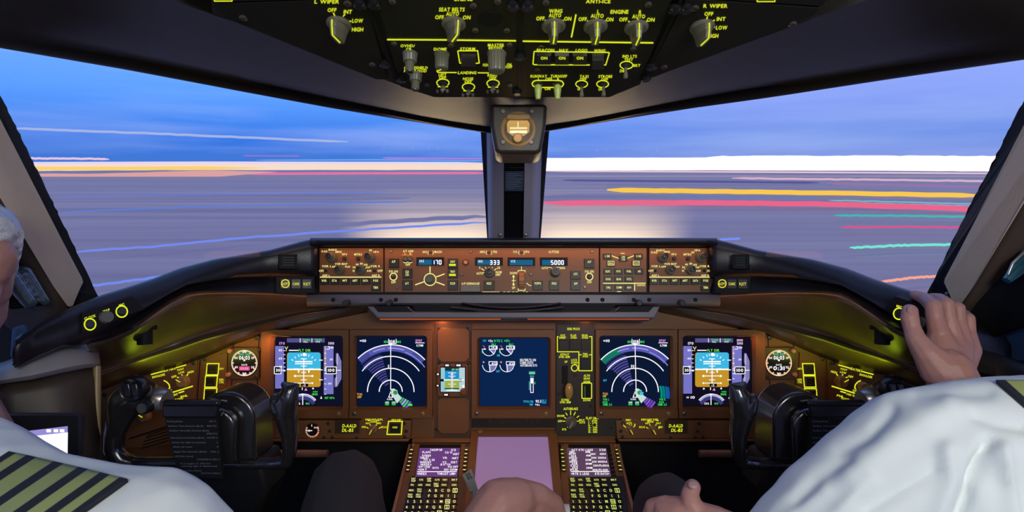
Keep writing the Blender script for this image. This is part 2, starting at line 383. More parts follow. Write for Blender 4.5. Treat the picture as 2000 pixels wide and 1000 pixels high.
def selector(P, px, py, par, r, h, ang, m='knob', lc=None, name='selector_knob'):
    """skirted knob with a tall bar grip and a lit line along it"""
    mb = MB(); O = P.p(px, py, 0); a = math.radians(ang); d = P.U * math.sin(a) + P.V * math.cos(a); e = d.cross(P.N)
    mb.lathe(O, P.N, P.U, [(r, 0), (r, h * 0.14), (r * 0.93, h * 0.2), (r * 0.8, h * 0.24)], m, seg=32)
    def loop(z, lf, lb, w, w2):
        return [O + P.N * z - d * lb - e * w2, O + P.N * z - d * lb + e * w2, O + P.N * z - d * lb * .2 + e * w, O + P.N * z + d * lf * .35 + e * w, O + P.N * z + d * lf + e * w2 * .8, O + P.N * z + d * lf - e * w2 * .8, O + P.N * z + d * lf * .35 - e * w, O + P.N * z - d * lb * .2 - e * w]
    mb.frustum(loop(h * 0.2, r * 0.98, r * 0.9, r * 0.62, r * .4), loop(h * 0.55, r * 0.94, r * 0.72, r * 0.40, r * .32), m)
    mb.frustum(loop(h * 0.55, r * 0.94, r * 0.72, r * 0.40, r * .32), loop(h, r * 0.80, r * 0.55, r * 0.30, r * .26), m)
    c = lc or YG(); w = r * 0.055
    pts = [(r * 1.0, h * 0.22), (r * 0.96, h * 0.56), (r * 0.82, h * 1.01), (-r * 0.35, h * 1.02)]
    for (a0, z0), (a1, z1) in zip(pts, pts[1:]):
        p0, p1 = O + d * (a0 + .0004) + P.N * z0, O + d * (a1 + .0004) + P.N * z1
        t = (p1 - p0); mid = (p0 + p1) / 2; t2 = t.normalized(); nn = e.cross(t2)
        mb.box(mid, t / 2, e * w, nn * 0.0005, c)
    return mb.build(name, par, bevel=0.0008)
def toggle(P, px, py, par, h=0.02, lean=0.5, m='knob', r=0.0022, m2=None, name='toggle_switch', flat=False):
    """bat lever leaning along -V by lean"""
    mb = MB(); O = P.p(px, py, 0); A = (P.N - P.V * lean).normalized()
    mb.lathe(O, P.N, P.U, [(r * 2.3, 0), (r * 2.3, 0.0016), (r * 1.5, 0.003)], 'knobd', seg=16)
    if flat: mb.lathe(O, A, P.U, [(r * .9, 0), (r * 1.9, h * .3), (r * 1.7, h * .5), (r * 1.2, h)], m2 or m, seg=14)
    else: mb.lathe(O, A, P.U, [(r * .8, 0), (r * .9, h * .5), (r * 1.35, h * .8), (r * 1.35, h * .95), (r * .9, h)], m2 or m, seg=14)
    return mb.build(name, par)
def ringed(mb, P, px, py, rx, w, c, ry=None, n=0.0005): mb.arc(P, px, py, rx, 0, 360, w, n, c, ry=ry, seg=28)
def MX(pts): return [(2006 - a, *r) for a, *r in pts]
# ------------------------------------------------------------------ airfield outside
GZ = -4.2                                     # ground level below the cockpit floor
def ground_pt(px, py, lift=0.0):
    d = ray(px, py); t = (GZ + lift - CAM.z) / d.z; return CAM + d * t
gm = mat('runway_tarmac', (0.36, 0.30, 0.33), 0.9)
t = gm.node_tree; b = t.nodes['Principled BSDF']; co = t.nodes.new('ShaderNodeTexCoord'); mp_ = t.nodes.new('ShaderNodeMapping')
mp_.inputs['Scale'].default_value = (0.006, 0.16, 1); n1 = t.nodes.new('ShaderNodeTexNoise'); n1.inputs['Scale'].default_value = 1.0; n1.inputs['Detail'].default_value = 7; n1.inputs['Roughness'].default_value = 0.62
t.links.new(co.outputs['Object'], mp_.inputs[0]); t.links.new(mp_.outputs[0], n1.inputs['Vector'])
r_ = t.nodes.new('ShaderNodeValToRGB'); r_.color_ramp.elements[0].position = .3; r_.color_ramp.elements[0].color = (.29, .255, .29, 1); r_.color_ramp.elements[1].position = .72; r_.color_ramp.elements[1].color = (.51, .45, .44, 1)
t.links.new(n1.outputs[0], r_.inputs[0]); t.links.new(r_.outputs[0], b.inputs['Base Color'])
mb = MB(); mb.box((0, 1500, GZ - 0.5), (4000, 0, 0), (0, 2500, 0), (0, 0, 0.25), gm); struct(mb, 'ground', smooth=0)

def trail(pts, wpx, col, label, s=1.0, dist=None, jit=0.0, taper=True, nseg=None, lift=0.4):
    """a lamp on the airfield seen from the moving aircraft: a long glowing streak"""
    ws = []; rad = []
    nseg = nseg or 40
    for i in range(nseg + 1):
        f = i / nseg * (len(pts) - 1); k = min(int(f), len(pts) - 2); f -= k
        x = pts[k][0] * (1 - f) + pts[k + 1][0] * f; y = pts[k][1] * (1 - f) + pts[k + 1][1] * f
        d = ray(x, y)
        if dist: p = CAM + d * dist; Z = dist
        else: tt = (GZ + lift - CAM.z) / d.z; p = CAM + d * tt; Z = tt
        p = p + Vector((0, 0, 1)) * (random.uniform(-jit, jit) * Z / F)
        ws.append(p); w = wpx / 2 * Z / F
        if taper == 'soft': w *= min(1, 0.04 + min(i, nseg - i) * 0.11)
        elif taper: w *= min(1, 0.35 + min(i, nseg - i) * 0.35)
        rad.append(w)
    mb = MB(); mb.tube(ws, rad, glow(*col, s), seg=10)
    return tag(mb.build('light_trail', None), label, 'light trail', 'light trails over the airfield')
T = trail
T([(20, 250), (330, 262), (680, 277)], 4.6, (168, 184, 232), 'long pale white light trail high in the sky, sloping across the left windshield', dist=320, jit=.5)
T([(20, 309), (213, 310.5)], 4, (240, 205, 225), 'short pinkish white light trail just above the glowing horizon band at far left', dist=330, jit=.6)
T([(20, 327), (400, 325), (950, 325)], 14, (255, 226, 205), 'creamy white horizon light band filling the left windshield', dist=420, s=1.0, jit=.3, taper=False)
T([(20, 319), (400, 318), (950, 319)], 5, (235, 220, 245), 'thin lilac white light band on top of the creamy horizon band', dist=415)
T([(-60, 329), (240, 329), (520, 328)], 7, (255, 214, 120), 'yellow light band along the horizon behind the left windshield post', dist=400, s=1.0, taper='soft')
T([(-60, 344), (180, 346), (350, 341), (540, 336)], 13, (225, 165, 165), 'dull salmon light band under the horizon at far left', dist=390, jit=.2, taper='soft')
T([(480, 339.5), (720, 338.5), (950, 338)], 4.5, (236, 120, 170), 'pink light trail under the cream horizon band left of the centre post', dist=395)
T([(500, 313), (750, 312), (950, 314)], 2.5, (110, 170, 240), 'thin light blue trail over the horizon band left of the centre post', dist=398)
T([(475, 304), (585, 305)], 2.6, (150, 120, 205), 'faint short violet trail in the sky left of the centre post', dist=405)
T([(748, 308.5), (945, 310)], 2.5, (190, 130, 225), 'thin violet trail in the sky beside the centre post', dist=405)
T([(1062, 321), (1370, 320), (1700, 321), (1990, 323)], 24, (255, 250, 240), 'broad blazing white light band along the horizon in the right windshield', dist=420, s=1.6, jit=.25, taper=False)
T([(1380, 309), (1700, 308), (1990, 309)], 8, (255, 252, 246), 'white upper edge band of the horizon glow in the right windshield', dist=424, s=1.5, jit=.8)
T([(1062, 334), (1500, 336), (1990, 339)], 3, (240, 200, 215), 'thin pinkish fringe trail under the white horizon band on the right', dist=400)
T([(1430, 348), (1700, 351), (1950, 354)], 4, (222, 180, 206), 'pale pink trail under the white band at the right', jit=.5, lift=1.2)
T([(1616, 358), (1950, 366)], 5, (150, 120, 170), 'dim mauve trail above the yellow trail at right', lift=1.2)
T([(1100, 352), (1600, 357)], 4, (88, 88, 150), 'dark violet trail above the left end of the yellow trail', lift=1.2)
T([(1186, 371), (1500, 375), (1920, 382)], 9, (255, 205, 84), 'thick yellow orange light trail across the right windshield', jit=.5)
T([(1056, 396), (1400, 396), (1640, 399), (1930, 410)], 10, (240, 104, 140), 'thick coral pink light trail running from the centre post to the right', jit=.6)
T([(1300, 383), (1600, 386)], 2, (90, 130, 195), 'thin steel blue trail between the yellow and coral trails', jit=.5)
T([(1618, 391), (1930, 399)], 2.2, (120, 200, 205), 'upper thin teal trail hugging the right end of the coral trail', jit=.5)
T([(1618, 395), (1930, 403)], 2.2, (170, 160, 205), 'grey lilac trail directly on top of the right end of the coral trail', jit=.5)
T([(1630, 421), (1760, 421), (1920, 424)], 4, (64, 190, 180), 'short teal green light trail near the right windshield post', jit=.8)
T([(1642, 444), (1780, 443), (1900, 445)], 4, (225, 88, 140), 'short rose red light trail below the teal one at right', jit=.8)
T([(1660, 484), (1760, 479), (1890, 477)], 5, (120, 238, 212), 'bright mint green light trail low in the right windshield', jit=1.0)
T([(1720, 550), (1780, 543), (1850, 538)], 5, (255, 170, 150), 'salmon light trail just over the right end of the glareshield', jit=.9)
T([(1405, 468), (1446, 466)], 4, (120, 150, 255), 'tiny blue trail above the right end of the centre glareshield', jit=.5)
T([(140, 492), (300, 481), (480, 464), (700, 449), (950, 434)], 4.4, (118, 142, 240), 'long bright blue light trail rising across the lower left windshield', jit=.9)
T([(150, 562), (250, 549), (320, 539)], 5, (118, 142, 240), 'short bright blue light trail over the left end of the glareshield', jit=.8)
T([(100, 384), (400, 380), (760, 376)], 2.2, (104, 128, 215), 'faint upper blue trail across the left windshield', jit=.4)
T([(110, 415), (400, 403), (800, 394)], 2.6, (92, 130, 218), 'faint middle blue trail across the left windshield', jit=.4)
for k, (x, y) in enumerate(((750, 290), (806, 290), (838, 291), (855, 291), (1166, 293), (1184, 293), (1283, 293))):
    mb = MB(); p = pz(x, y, 350); mb.lathe(p, FWD, RGT, [(0.0, -.3), (.28, 0), (0.0, .3)], glow(165, 200, 255), seg=10, caps=False)
    tag(mb.build('distant_light', None), 'tiny pale blue point light low in the dusk sky', 'light', 'point lights over the horizon')

# ------------------------------------------------------------------ shell of the flight deck
def loft(rows, m, name, **k):
    mb = MB(); mb.grid([[pz(*q) for q in r] for r in rows], m); return struct(mb, name, **k)
def resample(row, n=25):
    L_ = [0]
    for a, b_ in zip(row, row[1:]): L_.append(L_[-1] + math.hypot(a[0] - b_[0], a[1] - b_[1]))
    o = []
    for i in range(n):
        s = L_[-1] * i / (n - 1); k = 0
        while k < len(L_) - 2 and L_[k + 1] < s: k += 1
        f = (s - L_[k]) / max(1e-9, L_[k + 1] - L_[k]); a, b_ = row[k], row[k + 1]
        o.append(tuple(a[j] + (b_[j] - a[j]) * f for j in range(3)))
    return o
def lerp(r0, r1, f, dy=0, dz=0): return [tuple(a[j] + (b_[j] - a[j]) * f + (0, dy, dz)[j] for j in range(3)) for a, b_ in zip(r0, r1)]
# ceiling liner: from the overhead panel down to the rolled lip over each windshield
inL = resample([(-420, -420, .40), (60, -110, .42), (280, -2, .445), (400, 46, .475), (500, 78, .51), (640, 124, .56), (775, 178, .625), (850, 196, .65), (1003, 200, .66)])
outL = resample([(-420, 22, .50), (0, 87, .60), (250, 131, .70), (500, 179, .80), (650, 207, .87), (800, 232, .95), (940, 254, 1.03), (1003, 262, 1.06)])
inR = resample([(2426, -420, .40), (1946, -110, .42), (1745, 4, .445), (1612, 50, .475), (1500, 84, .51), (1366, 126, .56), (1240, 178, .625), (1156, 196, .65), (1003, 200, .66)])
outR = resample([(2426, 42, .50), (2000, 110, .60), (1750, 147, .70), (1500, 186, .80), (1350, 207, .87), (1206, 230, .95), (1066, 253, 1.03), (1003, 262, 1.06)])
inL = [(x, y - 26, z + .03) for x, y, z in inL]; inR = [(x, y - 26, z + .03) for x, y, z in inR]
for side, a, b_ in (('left', inL, outL), ('right', inR, outR)):
    lip = [(x, y - 22 * (1 if z < .8 else max(.45, 1 - (z - .8) * 3)), z) for x, y, z in b_]
    rows = [a, lerp(a, lip, .25, 3, -.012), lerp(a, lip, .6, 6, -.03), lerp(a, lip, .88, 3, -.03), [(x, y, z - .02) for x, y, z in lip],
            [(x, y + 9, z - .015) for x, y, z in lip], lerp(lip, b_, .85, 0, -.004), b_, [(x, y - 8, z + .03) for x, y, z in b_], [(x, y - 30, z + .09) for x, y, z in b_]]
    rows = [[pz(*q) for q in r] for r in rows]; rows = [[Vector((p.x * 1.02, p.y, 1.70)) for p in rows[0]]] + rows
    if side == 'right': rows = rows[::-1]
    mb = MB(); mb.grid(rows, 'liner'); struct(mb, 'ceiling_' + side, smooth=50, solid=0.004)
    # thin rubber bead along the lip
    mb = MB(); mb.tube([pz(x, y - 5, z + .004) for x, y, z in b_], 0.0028, 'black', seg=8); struct(mb, 'trim_' + ('1' if side == 'left' else '2'))
# roof and outer skin behind and above the crew (keeps the daylight to the windows)
mb = MB(); mb.box((0, -0.45, 1.70), (1.25, 0, 0), (0, 1.15, 0), (0, 0, 0.02), 'liner'); struct(mb, 'ceiling')
mb = MB(); mb.box((0, 0.2, -0.06), (1.3, 0, 0), (0, 1.9, 0), (0, 0, 0.03), 'dark'); struct(mb, 'floor')
mb = MB(); mb.box((0, -1.62, 0.8), (1.25, 0, 0), (0, 0.03, 0), (0, 0, 0.46), 'liner')
mb.box((0, -1.60, 0.0), (1.25, 0, 0), (0, 0.03, 0), (0, 0, 0.42), 'liner'); struct(mb, 'wall_rear')
for s, nm in ((-1, 'left'), (1, 'right')):
    mb = MB(); mb.box((s * 1.26, 0.1, 0.0), (0.03, 0, 0), (0, 1.7, 0), (0, 0, 0.52), 'dark'); mb.box((s * 1.24, -1.0, 1.05), (0.03, 0, 0), (0, 0.62, 0), (0, 0, 0.33), 'dark')
    struct(mb, 'wall_' + nm)
# firewall under the instrument panel and nose skin ahead of it
mb = MB(); mb.box((0, 1.62, -0.03), (1.3, 0, 0), (0, 0.03, 0), (0, 0, 0.46), 'black'); struct(mb, 'wall_front')

# windshield posts -------------------------------------------------
def outline(mb, pts, z0, back, m, front=None):
    """solid traced post piece: front outline at its own depths, pushed back along the view depth"""
    a = [pz(*p) for p in pts]; q = [pz(p[0], p[1], p[2] + back) for p in pts]
    if cross2(pts) > 0: a, q = a[::-1], q[::-1]
    mb.frustum(q, a, m)
def cross2(p): return sum(p[i][0] * p[(i + 1) % len(p)][1] - p[(i + 1) % len(p)][0] * p[i][1] for i in range(len(p)))
sealL = [(-120, -60, .60), (0, 184, .68), (60, 306, .74), (120, 430, .80), (192, 579, .87), (190, 625, .88), (110, 650, .86), (95, 560, .80), (30, 380, .70), (-140, 60, .58)]
sealR = [(2126, -60, .60), (2000, 195, .68), (1938, 318, .74), (1880, 430, .80), (1808, 579, .87), (1812, 625, .88), (1892, 650, .86), (1911, 560, .80), (1976, 380, .70), (2146, 60, .58)]
sealL = [(x, y, z + .10) for x, y, z in sealL]; sealR = [(x, y, z + .10) for x, y, z in sealR]
def ragged(pts, n):
    o = []
    for a, b_ in zip(pts[:n], pts[1:n + 1]):
        for i in range(14):
            f = i / 14; o.append(tuple(a[j] + (b_[j] - a[j]) * f + (random.uniform(-1.6, 1.6) if j == 0 else 0) for j in range(3)))
    return o + list(pts[n:])
mb = MB(); outline(mb, ragged(sealL, 4), 0, .05, 'seal'); struct(mb, 'trim_3', smooth=0)
mb = MB(); outline(mb, ragged(sealR, 4), 0, .05, 'seal'); struct(mb, 'trim_4', smooth=0)
for s, nm in ((0, '5'), (1, '6')):
    f = (lambda q: q) if not s else MX
    mb = MB()
    plate = [(-160, -90, .53), (0, 238, .66), (161, 545, .815), (161, 552, .81), (141, 600, .80), (133, 600, .79), (105, 560, .77), (-5, 378, .655), (-190, 60, .52)]
    plate = [(x, y, z + .10) for x, y, z in plate]
    outline(mb, f(plate), 0, .012, 'tan'); o = struct(mb, 'trim_' + nm, bevel=.003)
    for (x, y, z) in ((43, 393, .81), (142, 570, .915)):
        if s: x = (1953, 1853)[0 if x < 100 else 1]; y = (402, 575)[0 if y < 450 else 1]
        m2 = MB(); m2.lathe(pz(x, y, z), -FWD, RGT, [(.0045, -.004), (.0045, .0015), (.0032, .0022), (.0018, .0022), (.0018, .001)], 'screw', seg=14); m2.build('screw', o)
    # rolled inner flank of the post: turns away from the window towards the side wall
    dz_ = lambda r: [(x, y, z + .10) for x, y, z in r]
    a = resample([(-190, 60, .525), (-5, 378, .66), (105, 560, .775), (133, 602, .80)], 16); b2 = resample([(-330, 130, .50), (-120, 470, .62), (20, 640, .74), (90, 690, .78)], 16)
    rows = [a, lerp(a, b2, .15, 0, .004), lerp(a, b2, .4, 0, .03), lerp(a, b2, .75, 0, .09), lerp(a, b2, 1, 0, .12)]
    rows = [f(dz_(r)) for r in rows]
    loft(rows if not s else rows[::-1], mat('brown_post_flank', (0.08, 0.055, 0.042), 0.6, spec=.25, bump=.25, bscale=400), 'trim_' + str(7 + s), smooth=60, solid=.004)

# centre post ------------------------------------------------------
mb = MB()
outline(mb, [(938, 240, 1.12), (956, 240, 1.10), (966, 475, 1.50), (952, 475, 1.52)], 0, .05, 'seal'); outline(mb, [(1052, 240, 1.10), (1074, 240, 1.12), (1055, 475, 1.52), (1045, 475, 1.50)], 0, .05, 'seal')
struct(mb, 'trim_9')
mb = MB()
def pface(x0, x1, x2, x3, z0, z1, m):
    mb.grid([[pz(x0, 235, z0), pz(x1, 235, z1)], [pz(x2, 475, z0 + .38), pz(x3, 475, z1 + .38)]][::-1], m)
prof = [(948, 1.11), (957, 1.06), (962, 1.05), (984, 1.035), (986, 1.06), (1024, 1.06), (1026, 1.035), (1044, 1.05), (1050, 1.06), (1064, 1.11)]
top = [pz(x, 235, z) for x, z in prof]; bx = [954, 958, 962, 984, 986, 1020, 1022, 1036, 1040, 1052]
bot = [pz(x, 475, z + .40) for x, (_, z) in zip(bx, prof)]
for i in range(len(prof) - 1):
    m_ = 'black' if i in (3, 4, 5) else 'post'
    mb.grid([[bot[i], bot[i + 1]], [top[i], top[i + 1]]], m_)
back = [pz(1064, 235, 1.2), pz(948, 235, 1.2)]; bb = [pz(1052, 475, 1.62), pz(954, 475, 1.62)]
mb.grid([[bot[-1], bb[0], bb[1], bot[0]], [top[-1], back[0], back[1], top[0]]], 'post')
struct(mb, 'trim_10', smooth=30)
# panes
glm = bpy.data.materials.new('windshield_glass'); glm.use_nodes = True; t = glm.node_tree; t.nodes.clear()
tr = t.nodes.new('ShaderNodeBsdfTransparent'); gl = t.nodes.new('ShaderNodeBsdfGlossy'); gl.inputs['Roughness'].default_value = 0.02
fr = t.nodes.new('ShaderNodeValue'); fr.outputs[0].default_value = .012; ms = t.nodes.new('ShaderNodeMixShader'); ou = t.nodes.new('ShaderNodeOutputMaterial')
tr.inputs[0].default_value = (.985, .99, 1, 1)
t.links.new(fr.outputs[0], ms.inputs[0]); t.links.new(tr.outputs[0], ms.inputs[1]); t.links.new(gl.outputs[0], ms.inputs[2]); t.links.new(ms.outputs[0], ou.inputs[0])
for nm, q in (('window_1', [(-200, 30, .60), (946, 236, 1.13), (958, 478, 1.54), (60, 660, .93)]), ('window_2', MX([(-200, 30, .60), (946, 236, 1.13), (958, 478, 1.54), (60, 660, .93)]))):
    mb = MB(); a = [pz(*p) for p in q]; b3 = [pz(p[0], p[1], p[2] + .012) for p in q]; mb.frustum(a, b3, glm); struct(mb, nm, smooth=0)

# standby compass housing with its lamp -----------------------------
HZ = .73
HP = Plane(pz(1012, 255, HZ), RGT, UPV)
th = thing('compass_lamp_housing', 'brown housing with a glowing round amber lamp at the top of the centre post', 'lamp', pz(1012, 300, HZ))
mb = MB(); mb.slab(HP, [(956, 205), (1070, 205), (1067, 250), (1058, 298), (1050, 305), (974, 305), (966, 298), (957, 250)], -.06, .012, mat('housing_dark_brown', (.03, .02, .014), .35), inset=.04); mb.build('housing', th, bevel=.005, seg=3)
mb = MB(); mb.lathe(HP.p(1012, 256, .010), HP.N, HP.U, [(.0243, 0), (.0243, .003), (.021, .004), (.019, .001), (.0165, -.004)], mat('amber_ring', (.30, .17, .06), .3), seg=36); mb.build('lamp_ring', th)
mb = MB(); mb.slab(HP, [(990, 246), (994, 240), (1030, 240), (1034, 246), (1033, 262), (1022, 270), (1002, 270), (991, 262)], .011, .0135, glow(255, 206, 120, .55))
for y, hh, c in ((244, 3, (205, 150, 80)), (255, 3.5, (255, 225, 160)), (262, 5, (255, 244, 205))): mb.rect(HP, 996, y - hh / 2, 1029, y + hh / 2, .0138, glow(*c, 1.1))
mb.rect(HP, 1010.5, 243, 1012.5, 254, .014, glow(255, 240, 190, 1)); mb.build('lamp_lens', th)
mb = MB(); mb.lathe(HP.p(1011, 275, .011), HP.N, HP.U, [(.0072, 0), (.0072, .006), (.0056, .008)], 'lens', seg=20); mb.build('adjust_knob', th)
mb = MB(); mb.slab(HP, [(991, 228), (1034, 228), (1038, 239), (987, 239)], .011, .017, 'lens'); mb.build('lamp_hood', th, bevel=.002)
for x, y in ((983, 222), (1038, 222), (983, 281), (1037, 281)): screw(HP, x, y, th, .0038).location = HP.N * .0115
# placard on the post
CPn = plane3(pz(1003, 345, 1.21), pz(1063, 345, 1.21), pz(1003, 290, 1.12))
th = thing('placard', 'small blue grey printed placard in a black frame on the centre post', 'placard', CPn.p(1004, 368))
mb = MB(); mb.slab(CPn, [(983, 321), (1026, 321), (1026, 369), (983, 369)], -.004, .010, 'black'); mb.build('frame', th, bevel=.002)
mb = MB(); mb.rect(CPn, 986, 327, 1023, 366, .0105, mat('placard_card', (.10, .13, .19), .6))
for i, w in enumerate((24, 30, 18, 31, 27, 30, 22, 28, 16)):
    mb.rect(CPn, 989, 331 + i * 3.6, 989 + w, 332.2 + i * 3.6, .0108, mat('placard_print', (.32, .38, .48), .7))
mb.build('card', th, smooth=0)
for x, y in ((977, 458), (1027, 458), (975, 312), (1035, 312)):
    mb = MB(); mb.lathe(pz(x, y, 1.40 if y > 400 else 1.14), -FWD, RGT, [(.006, -.02), (.006, .002), (.004, .003)], 'screw', seg=12); tag(mb.build('post_screw', None), 'small dark screw head in the grey centre post cover', 'screw', 'screws of the centre post cover')
# ------------------------------------------------------------------ glareshield
gs = thing('glareshield', 'long dark padded glareshield stretching across under both windshields', 'glareshield', pz(1003, 577, 1.2))
WBV = {}
def wing(mirror):
    f = (lambda q: MX(q)) if mirror else (lambda q: q)
    nz_ = 40
    def R(r): return [(x, y, z + (max(0, 185 - x) * .0009 if mirror else 0)) for x, y, z in resample(r, nz_)]
    Zt = lambda r: r
    B = R([(620, 467, 1.17), (600, 469, 1.16), (525, 489, 1.13), (420, 506, 1.07), (350, 524, 1.02), (297, 545, .97), (245, 562, .92), (192, 578, .87), (133, 603, .83), (87, 625, .80), (30, 660, .76)])
    T0 = R([(620, 470, 1.36), (600, 475, 1.36), (525, 497, 1.32), (420, 520, 1.26), (350, 540, 1.2), (297, 562, 1.13), (245, 582, 1.06), (192, 600, 1.0), (133, 622, .93), (87, 640, .88), (30, 675, .84)])
    D = R([(620, 540, 1.155), (525, 540, 1.12), (460, 541, 1.07), (410, 548, 1.03), (365, 556, .99), (330, 574, .955), (296, 594, .925), (262, 616, .90), (215, 642, .865), (160, 664, .82), (133, 668, .80), (30, 712, .745)])
    E = R([(620, 545, 1.165), (525, 545, 1.135), (460, 546, 1.09), (410, 553, 1.05), (365, 561, 1.01), (330, 579, .97), (296, 599, .94), (262, 620, .91), (215, 647, .87), (160, 667, .822), (133, 670, .80), (30, 713, .745)])
    Fr = R([(620, 574, 1.155), (525, 570, 1.115), (460, 568, 1.07), (400, 568, 1.02), (365, 572, .985), (332, 587, .95), (297, 611, .915), (262, 636, .88), (210, 657, .855), (157, 673, .82), (120, 675, .80), (30, 716, .745)])
    mb = MB(); rows = [T0, lerp(T0, B, .93, -1, 0), lerp(B, D, .0), lerp(B, D, .07, 0, -.012), lerp(B, D, .3, 0, -.016), lerp(B, D, .8, 0, -.008), D, E, lerp(E, Fr, .85), Fr, [(x, y + 3, z + .006) for x, y, z in Fr], [(x, y + 1, z + .04) for x, y, z in Fr]]
    rows = [[pz(*q) for q in f(r)] for r in rows]
    if mirror: rows = rows[::-1]
    mb.grid(rows, 'shield'); WBV[mirror] = BVHTree.FromPolygons(mb.v, mb.f); mb.build('side_wing', gs, smooth=50, solid=.006)
    # smooth recessed moulding under the wing, between the lip and the instrument panel
    H0 = R([(700, 578, 1.17), (620, 577, 1.16), (525, 573, 1.12), (460, 571, 1.075), (400, 571, 1.03), (365, 575, .995), (332, 590, .955), (297, 614, .92), (262, 639, .885), (210, 660, .86), (170, 676, .84)])
    H1 = R([(710, 584, 1.20), (640, 590, 1.20), (525, 592, 1.18), (460, 593, 1.15), (410, 600, 1.12), (365, 610, 1.09), (332, 626, 1.05), (300, 650, 1.01), (270, 668, .98), (225, 690, .96), (185, 700, .95)])
    H2 = R([(715, 592, 1.225), (650, 600, 1.23), (560, 613, 1.23), (500, 626, 1.225), (440, 640, 1.22), (385, 655, 1.20), (340, 670, 1.18), (300, 684, 1.15), (260, 700, 1.12), (225, 712, 1.09), (190, 722, 1.06)])
    H3 = R([(716, 597, 1.205), (660, 604, 1.21), (590, 614, 1.205), (520, 632, 1.20), (460, 648, 1.19), (400, 663, 1.175), (340, 684, 1.155), (290, 699, 1.13), (250, 713, 1.10), (220, 724, 1.08), (185, 738, 1.05)])
    H4 = R([(718, 602, 1.215), (680, 611, 1.22), (600, 628, 1.22), (518, 645, 1.22), (460, 664, 1.215), (400, 688, 1.205), (350, 706, 1.19), (280, 723, 1.16), (240, 736, 1.13), (210, 748, 1.10), (175, 762, 1.07)])
    H5 = [(x, y + 10, z + .035) for x, y, z in H4]
    def sm(a, b_, c, n=5): # quadratic blend a->b->c
        o = []
        for i in range(n + 1):
            t_ = i / n; o.append([tuple((1 - t_) ** 2 * p[j] + 2 * t_ * (1 - t_) * q[j] + t_ * t_ * r[j] for j in range(3)) for p, q, r in zip(a, b_, c)])
        return o
    mid = lerp(H2, H3, .5); rows = sm(H0, H1, lerp(H1, H2, .6)) + sm(lerp(H1, H2, .8), H2, lerp(H2, H3, .5))[1:] + sm(lerp(H2, H3, .7), lerp(H3, H3, 0, -2, -.012), lerp(H3, H4, .5))[1:] + [H4, H5]
    rows = [[pz(*q) for q in f(r)] for r in rows]
    if mirror: rows = rows[::-1]
    mb = MB(); mb.grid(rows, 'gloss'); mb.build('lower_moulding', gs, smooth=70, solid=.005)
wing(False); wing(True)
# centre visor: top roll, light strip, frame round the control panels
mb = MB()
def crow(pts): return [[pz(x, y, z) for x in (606, 630, 1003, 1376, 1400)] for y, z in pts]
mb.grid(crow([(468, 1.36), (468.5, 1.25), (467, 1.17), (468, 1.155), (471, 1.148), (475, 1.148), (478, 1.152), (479, 1.17), (479, 1.19)]), 'shield'); mb.build('visor', gs, smooth=60, solid=.003)
mb = MB(); mb.rect(MCPP, 636, 477.6, 1385, 480.4, .006, glow(255, 150, 70, .55)); mb.box(MCPP.p(1010, 479, 0), MCPP.U * .44, MCPP.V * .0025, MCPP.N * .0025, 'black')
for x in (673, 820, 971, 1009, 1048, 1196, 1344): mb.box(MCPP.p(x, 479, .006), MCPP.U * .003, MCPP.V * .002, MCPP.N * .001, 'black')
mb.build('light_strip', gs, smooth=0)
mb = MB(); mb.slab(MCPP, [(610, 480), (1398, 480), (1398, 577), (610, 577)], -.06, -.004, 'black'); mb.slab(MCPP, [(618, 571), (1392, 571), (1392, 577), (618, 577)], -.004, .006, 'black')
mb.slab(MCPP, [(597, 482), (622, 482), (622, 577), (597, 577)], -.05, .001, 'black'); mb.slab(MCPP, [(1390, 482), (1410, 482), (1410, 577), (1390, 577)], -.05, .001, 'black'); mb.build('mounting_frame', gs, smooth=0)
for s in (0, 1): # lit end cheeks, square air outlets
    f = (lambda x: 2006 - x) if s else (lambda x: x)
    mb = MB(); mb.slab(MCPP, [(f(596), 484), (f(617), 482), (f(617), 536), (f(594), 538)], -.03, .006, mat('warm_cheek', (.14, .09, .045), .4)); mb.build('end_cheek', gs, bevel=.003)
# underside tray with lit edges, cut-outs and clips
tr_ = thing('glareshield_tray', 'grey shelf tray hanging under the centre of the glareshield', 'tray', pz(1003, 625, 1.17))
mb = MB(); mb.grid([[pz(x, y, z) for x in (600, 800, 1003, 1200, 1406)] for y, z in ((577, 1.165), (578.5, 1.15), (590, 1.148), (592, 1.152), (596, 1.20))], 'greytray'); mb.build('shelf_front', tr_, smooth=30, solid=.004)
TP = Plane(pz(1003, 610, 1.15), RGT, cvec(0, 1, .25))
mb = MB(); mb.slab(TP, [(719, 600), (800, 600), (808, 610), (1198, 610), (1206, 600), (1287, 600), (1276, 623), (740, 623)], -.05, .012, 'greytray'); mb.build('tray_body', tr_, bevel=.003)
mb = MB(); mb.slab(TP, [(732, 600), (796, 600), (808, 611), (742, 611)], .010, .0135, 'black'); mb.slab(TP, MX([(732, 600), (796, 600), (808, 611), (742, 611)]), .010, .0135, 'black')
mb.slab(TP, [(800, 592), (1206, 592), (1192, 608), (814, 608)], -.04, -.003, 'black'); mb.build('recess', tr_, smooth=0)
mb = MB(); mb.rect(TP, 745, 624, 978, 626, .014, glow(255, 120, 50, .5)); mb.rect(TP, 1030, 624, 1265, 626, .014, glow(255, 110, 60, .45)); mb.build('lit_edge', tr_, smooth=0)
for x in (652, 745, 774, 1147, 1176, 1237, 1267, 1357):
    mb = MB(); mb.lathe(pz(x, 586, 1.15), -FWD, RGT, [(.0055, -.004), (.0055, .004), (.003, .006)], 'black', seg=12); mb.build('screw', tr_)
for x in (678, 761, 1247, 1330):
    mb = MB(); mb.lathe(pz(x, 591, 1.14), -FWD, RGT, [(.007, -.01), (.007, .010), (.005, .012)], 'knobd', seg=14); mb.build('clip', tr_)
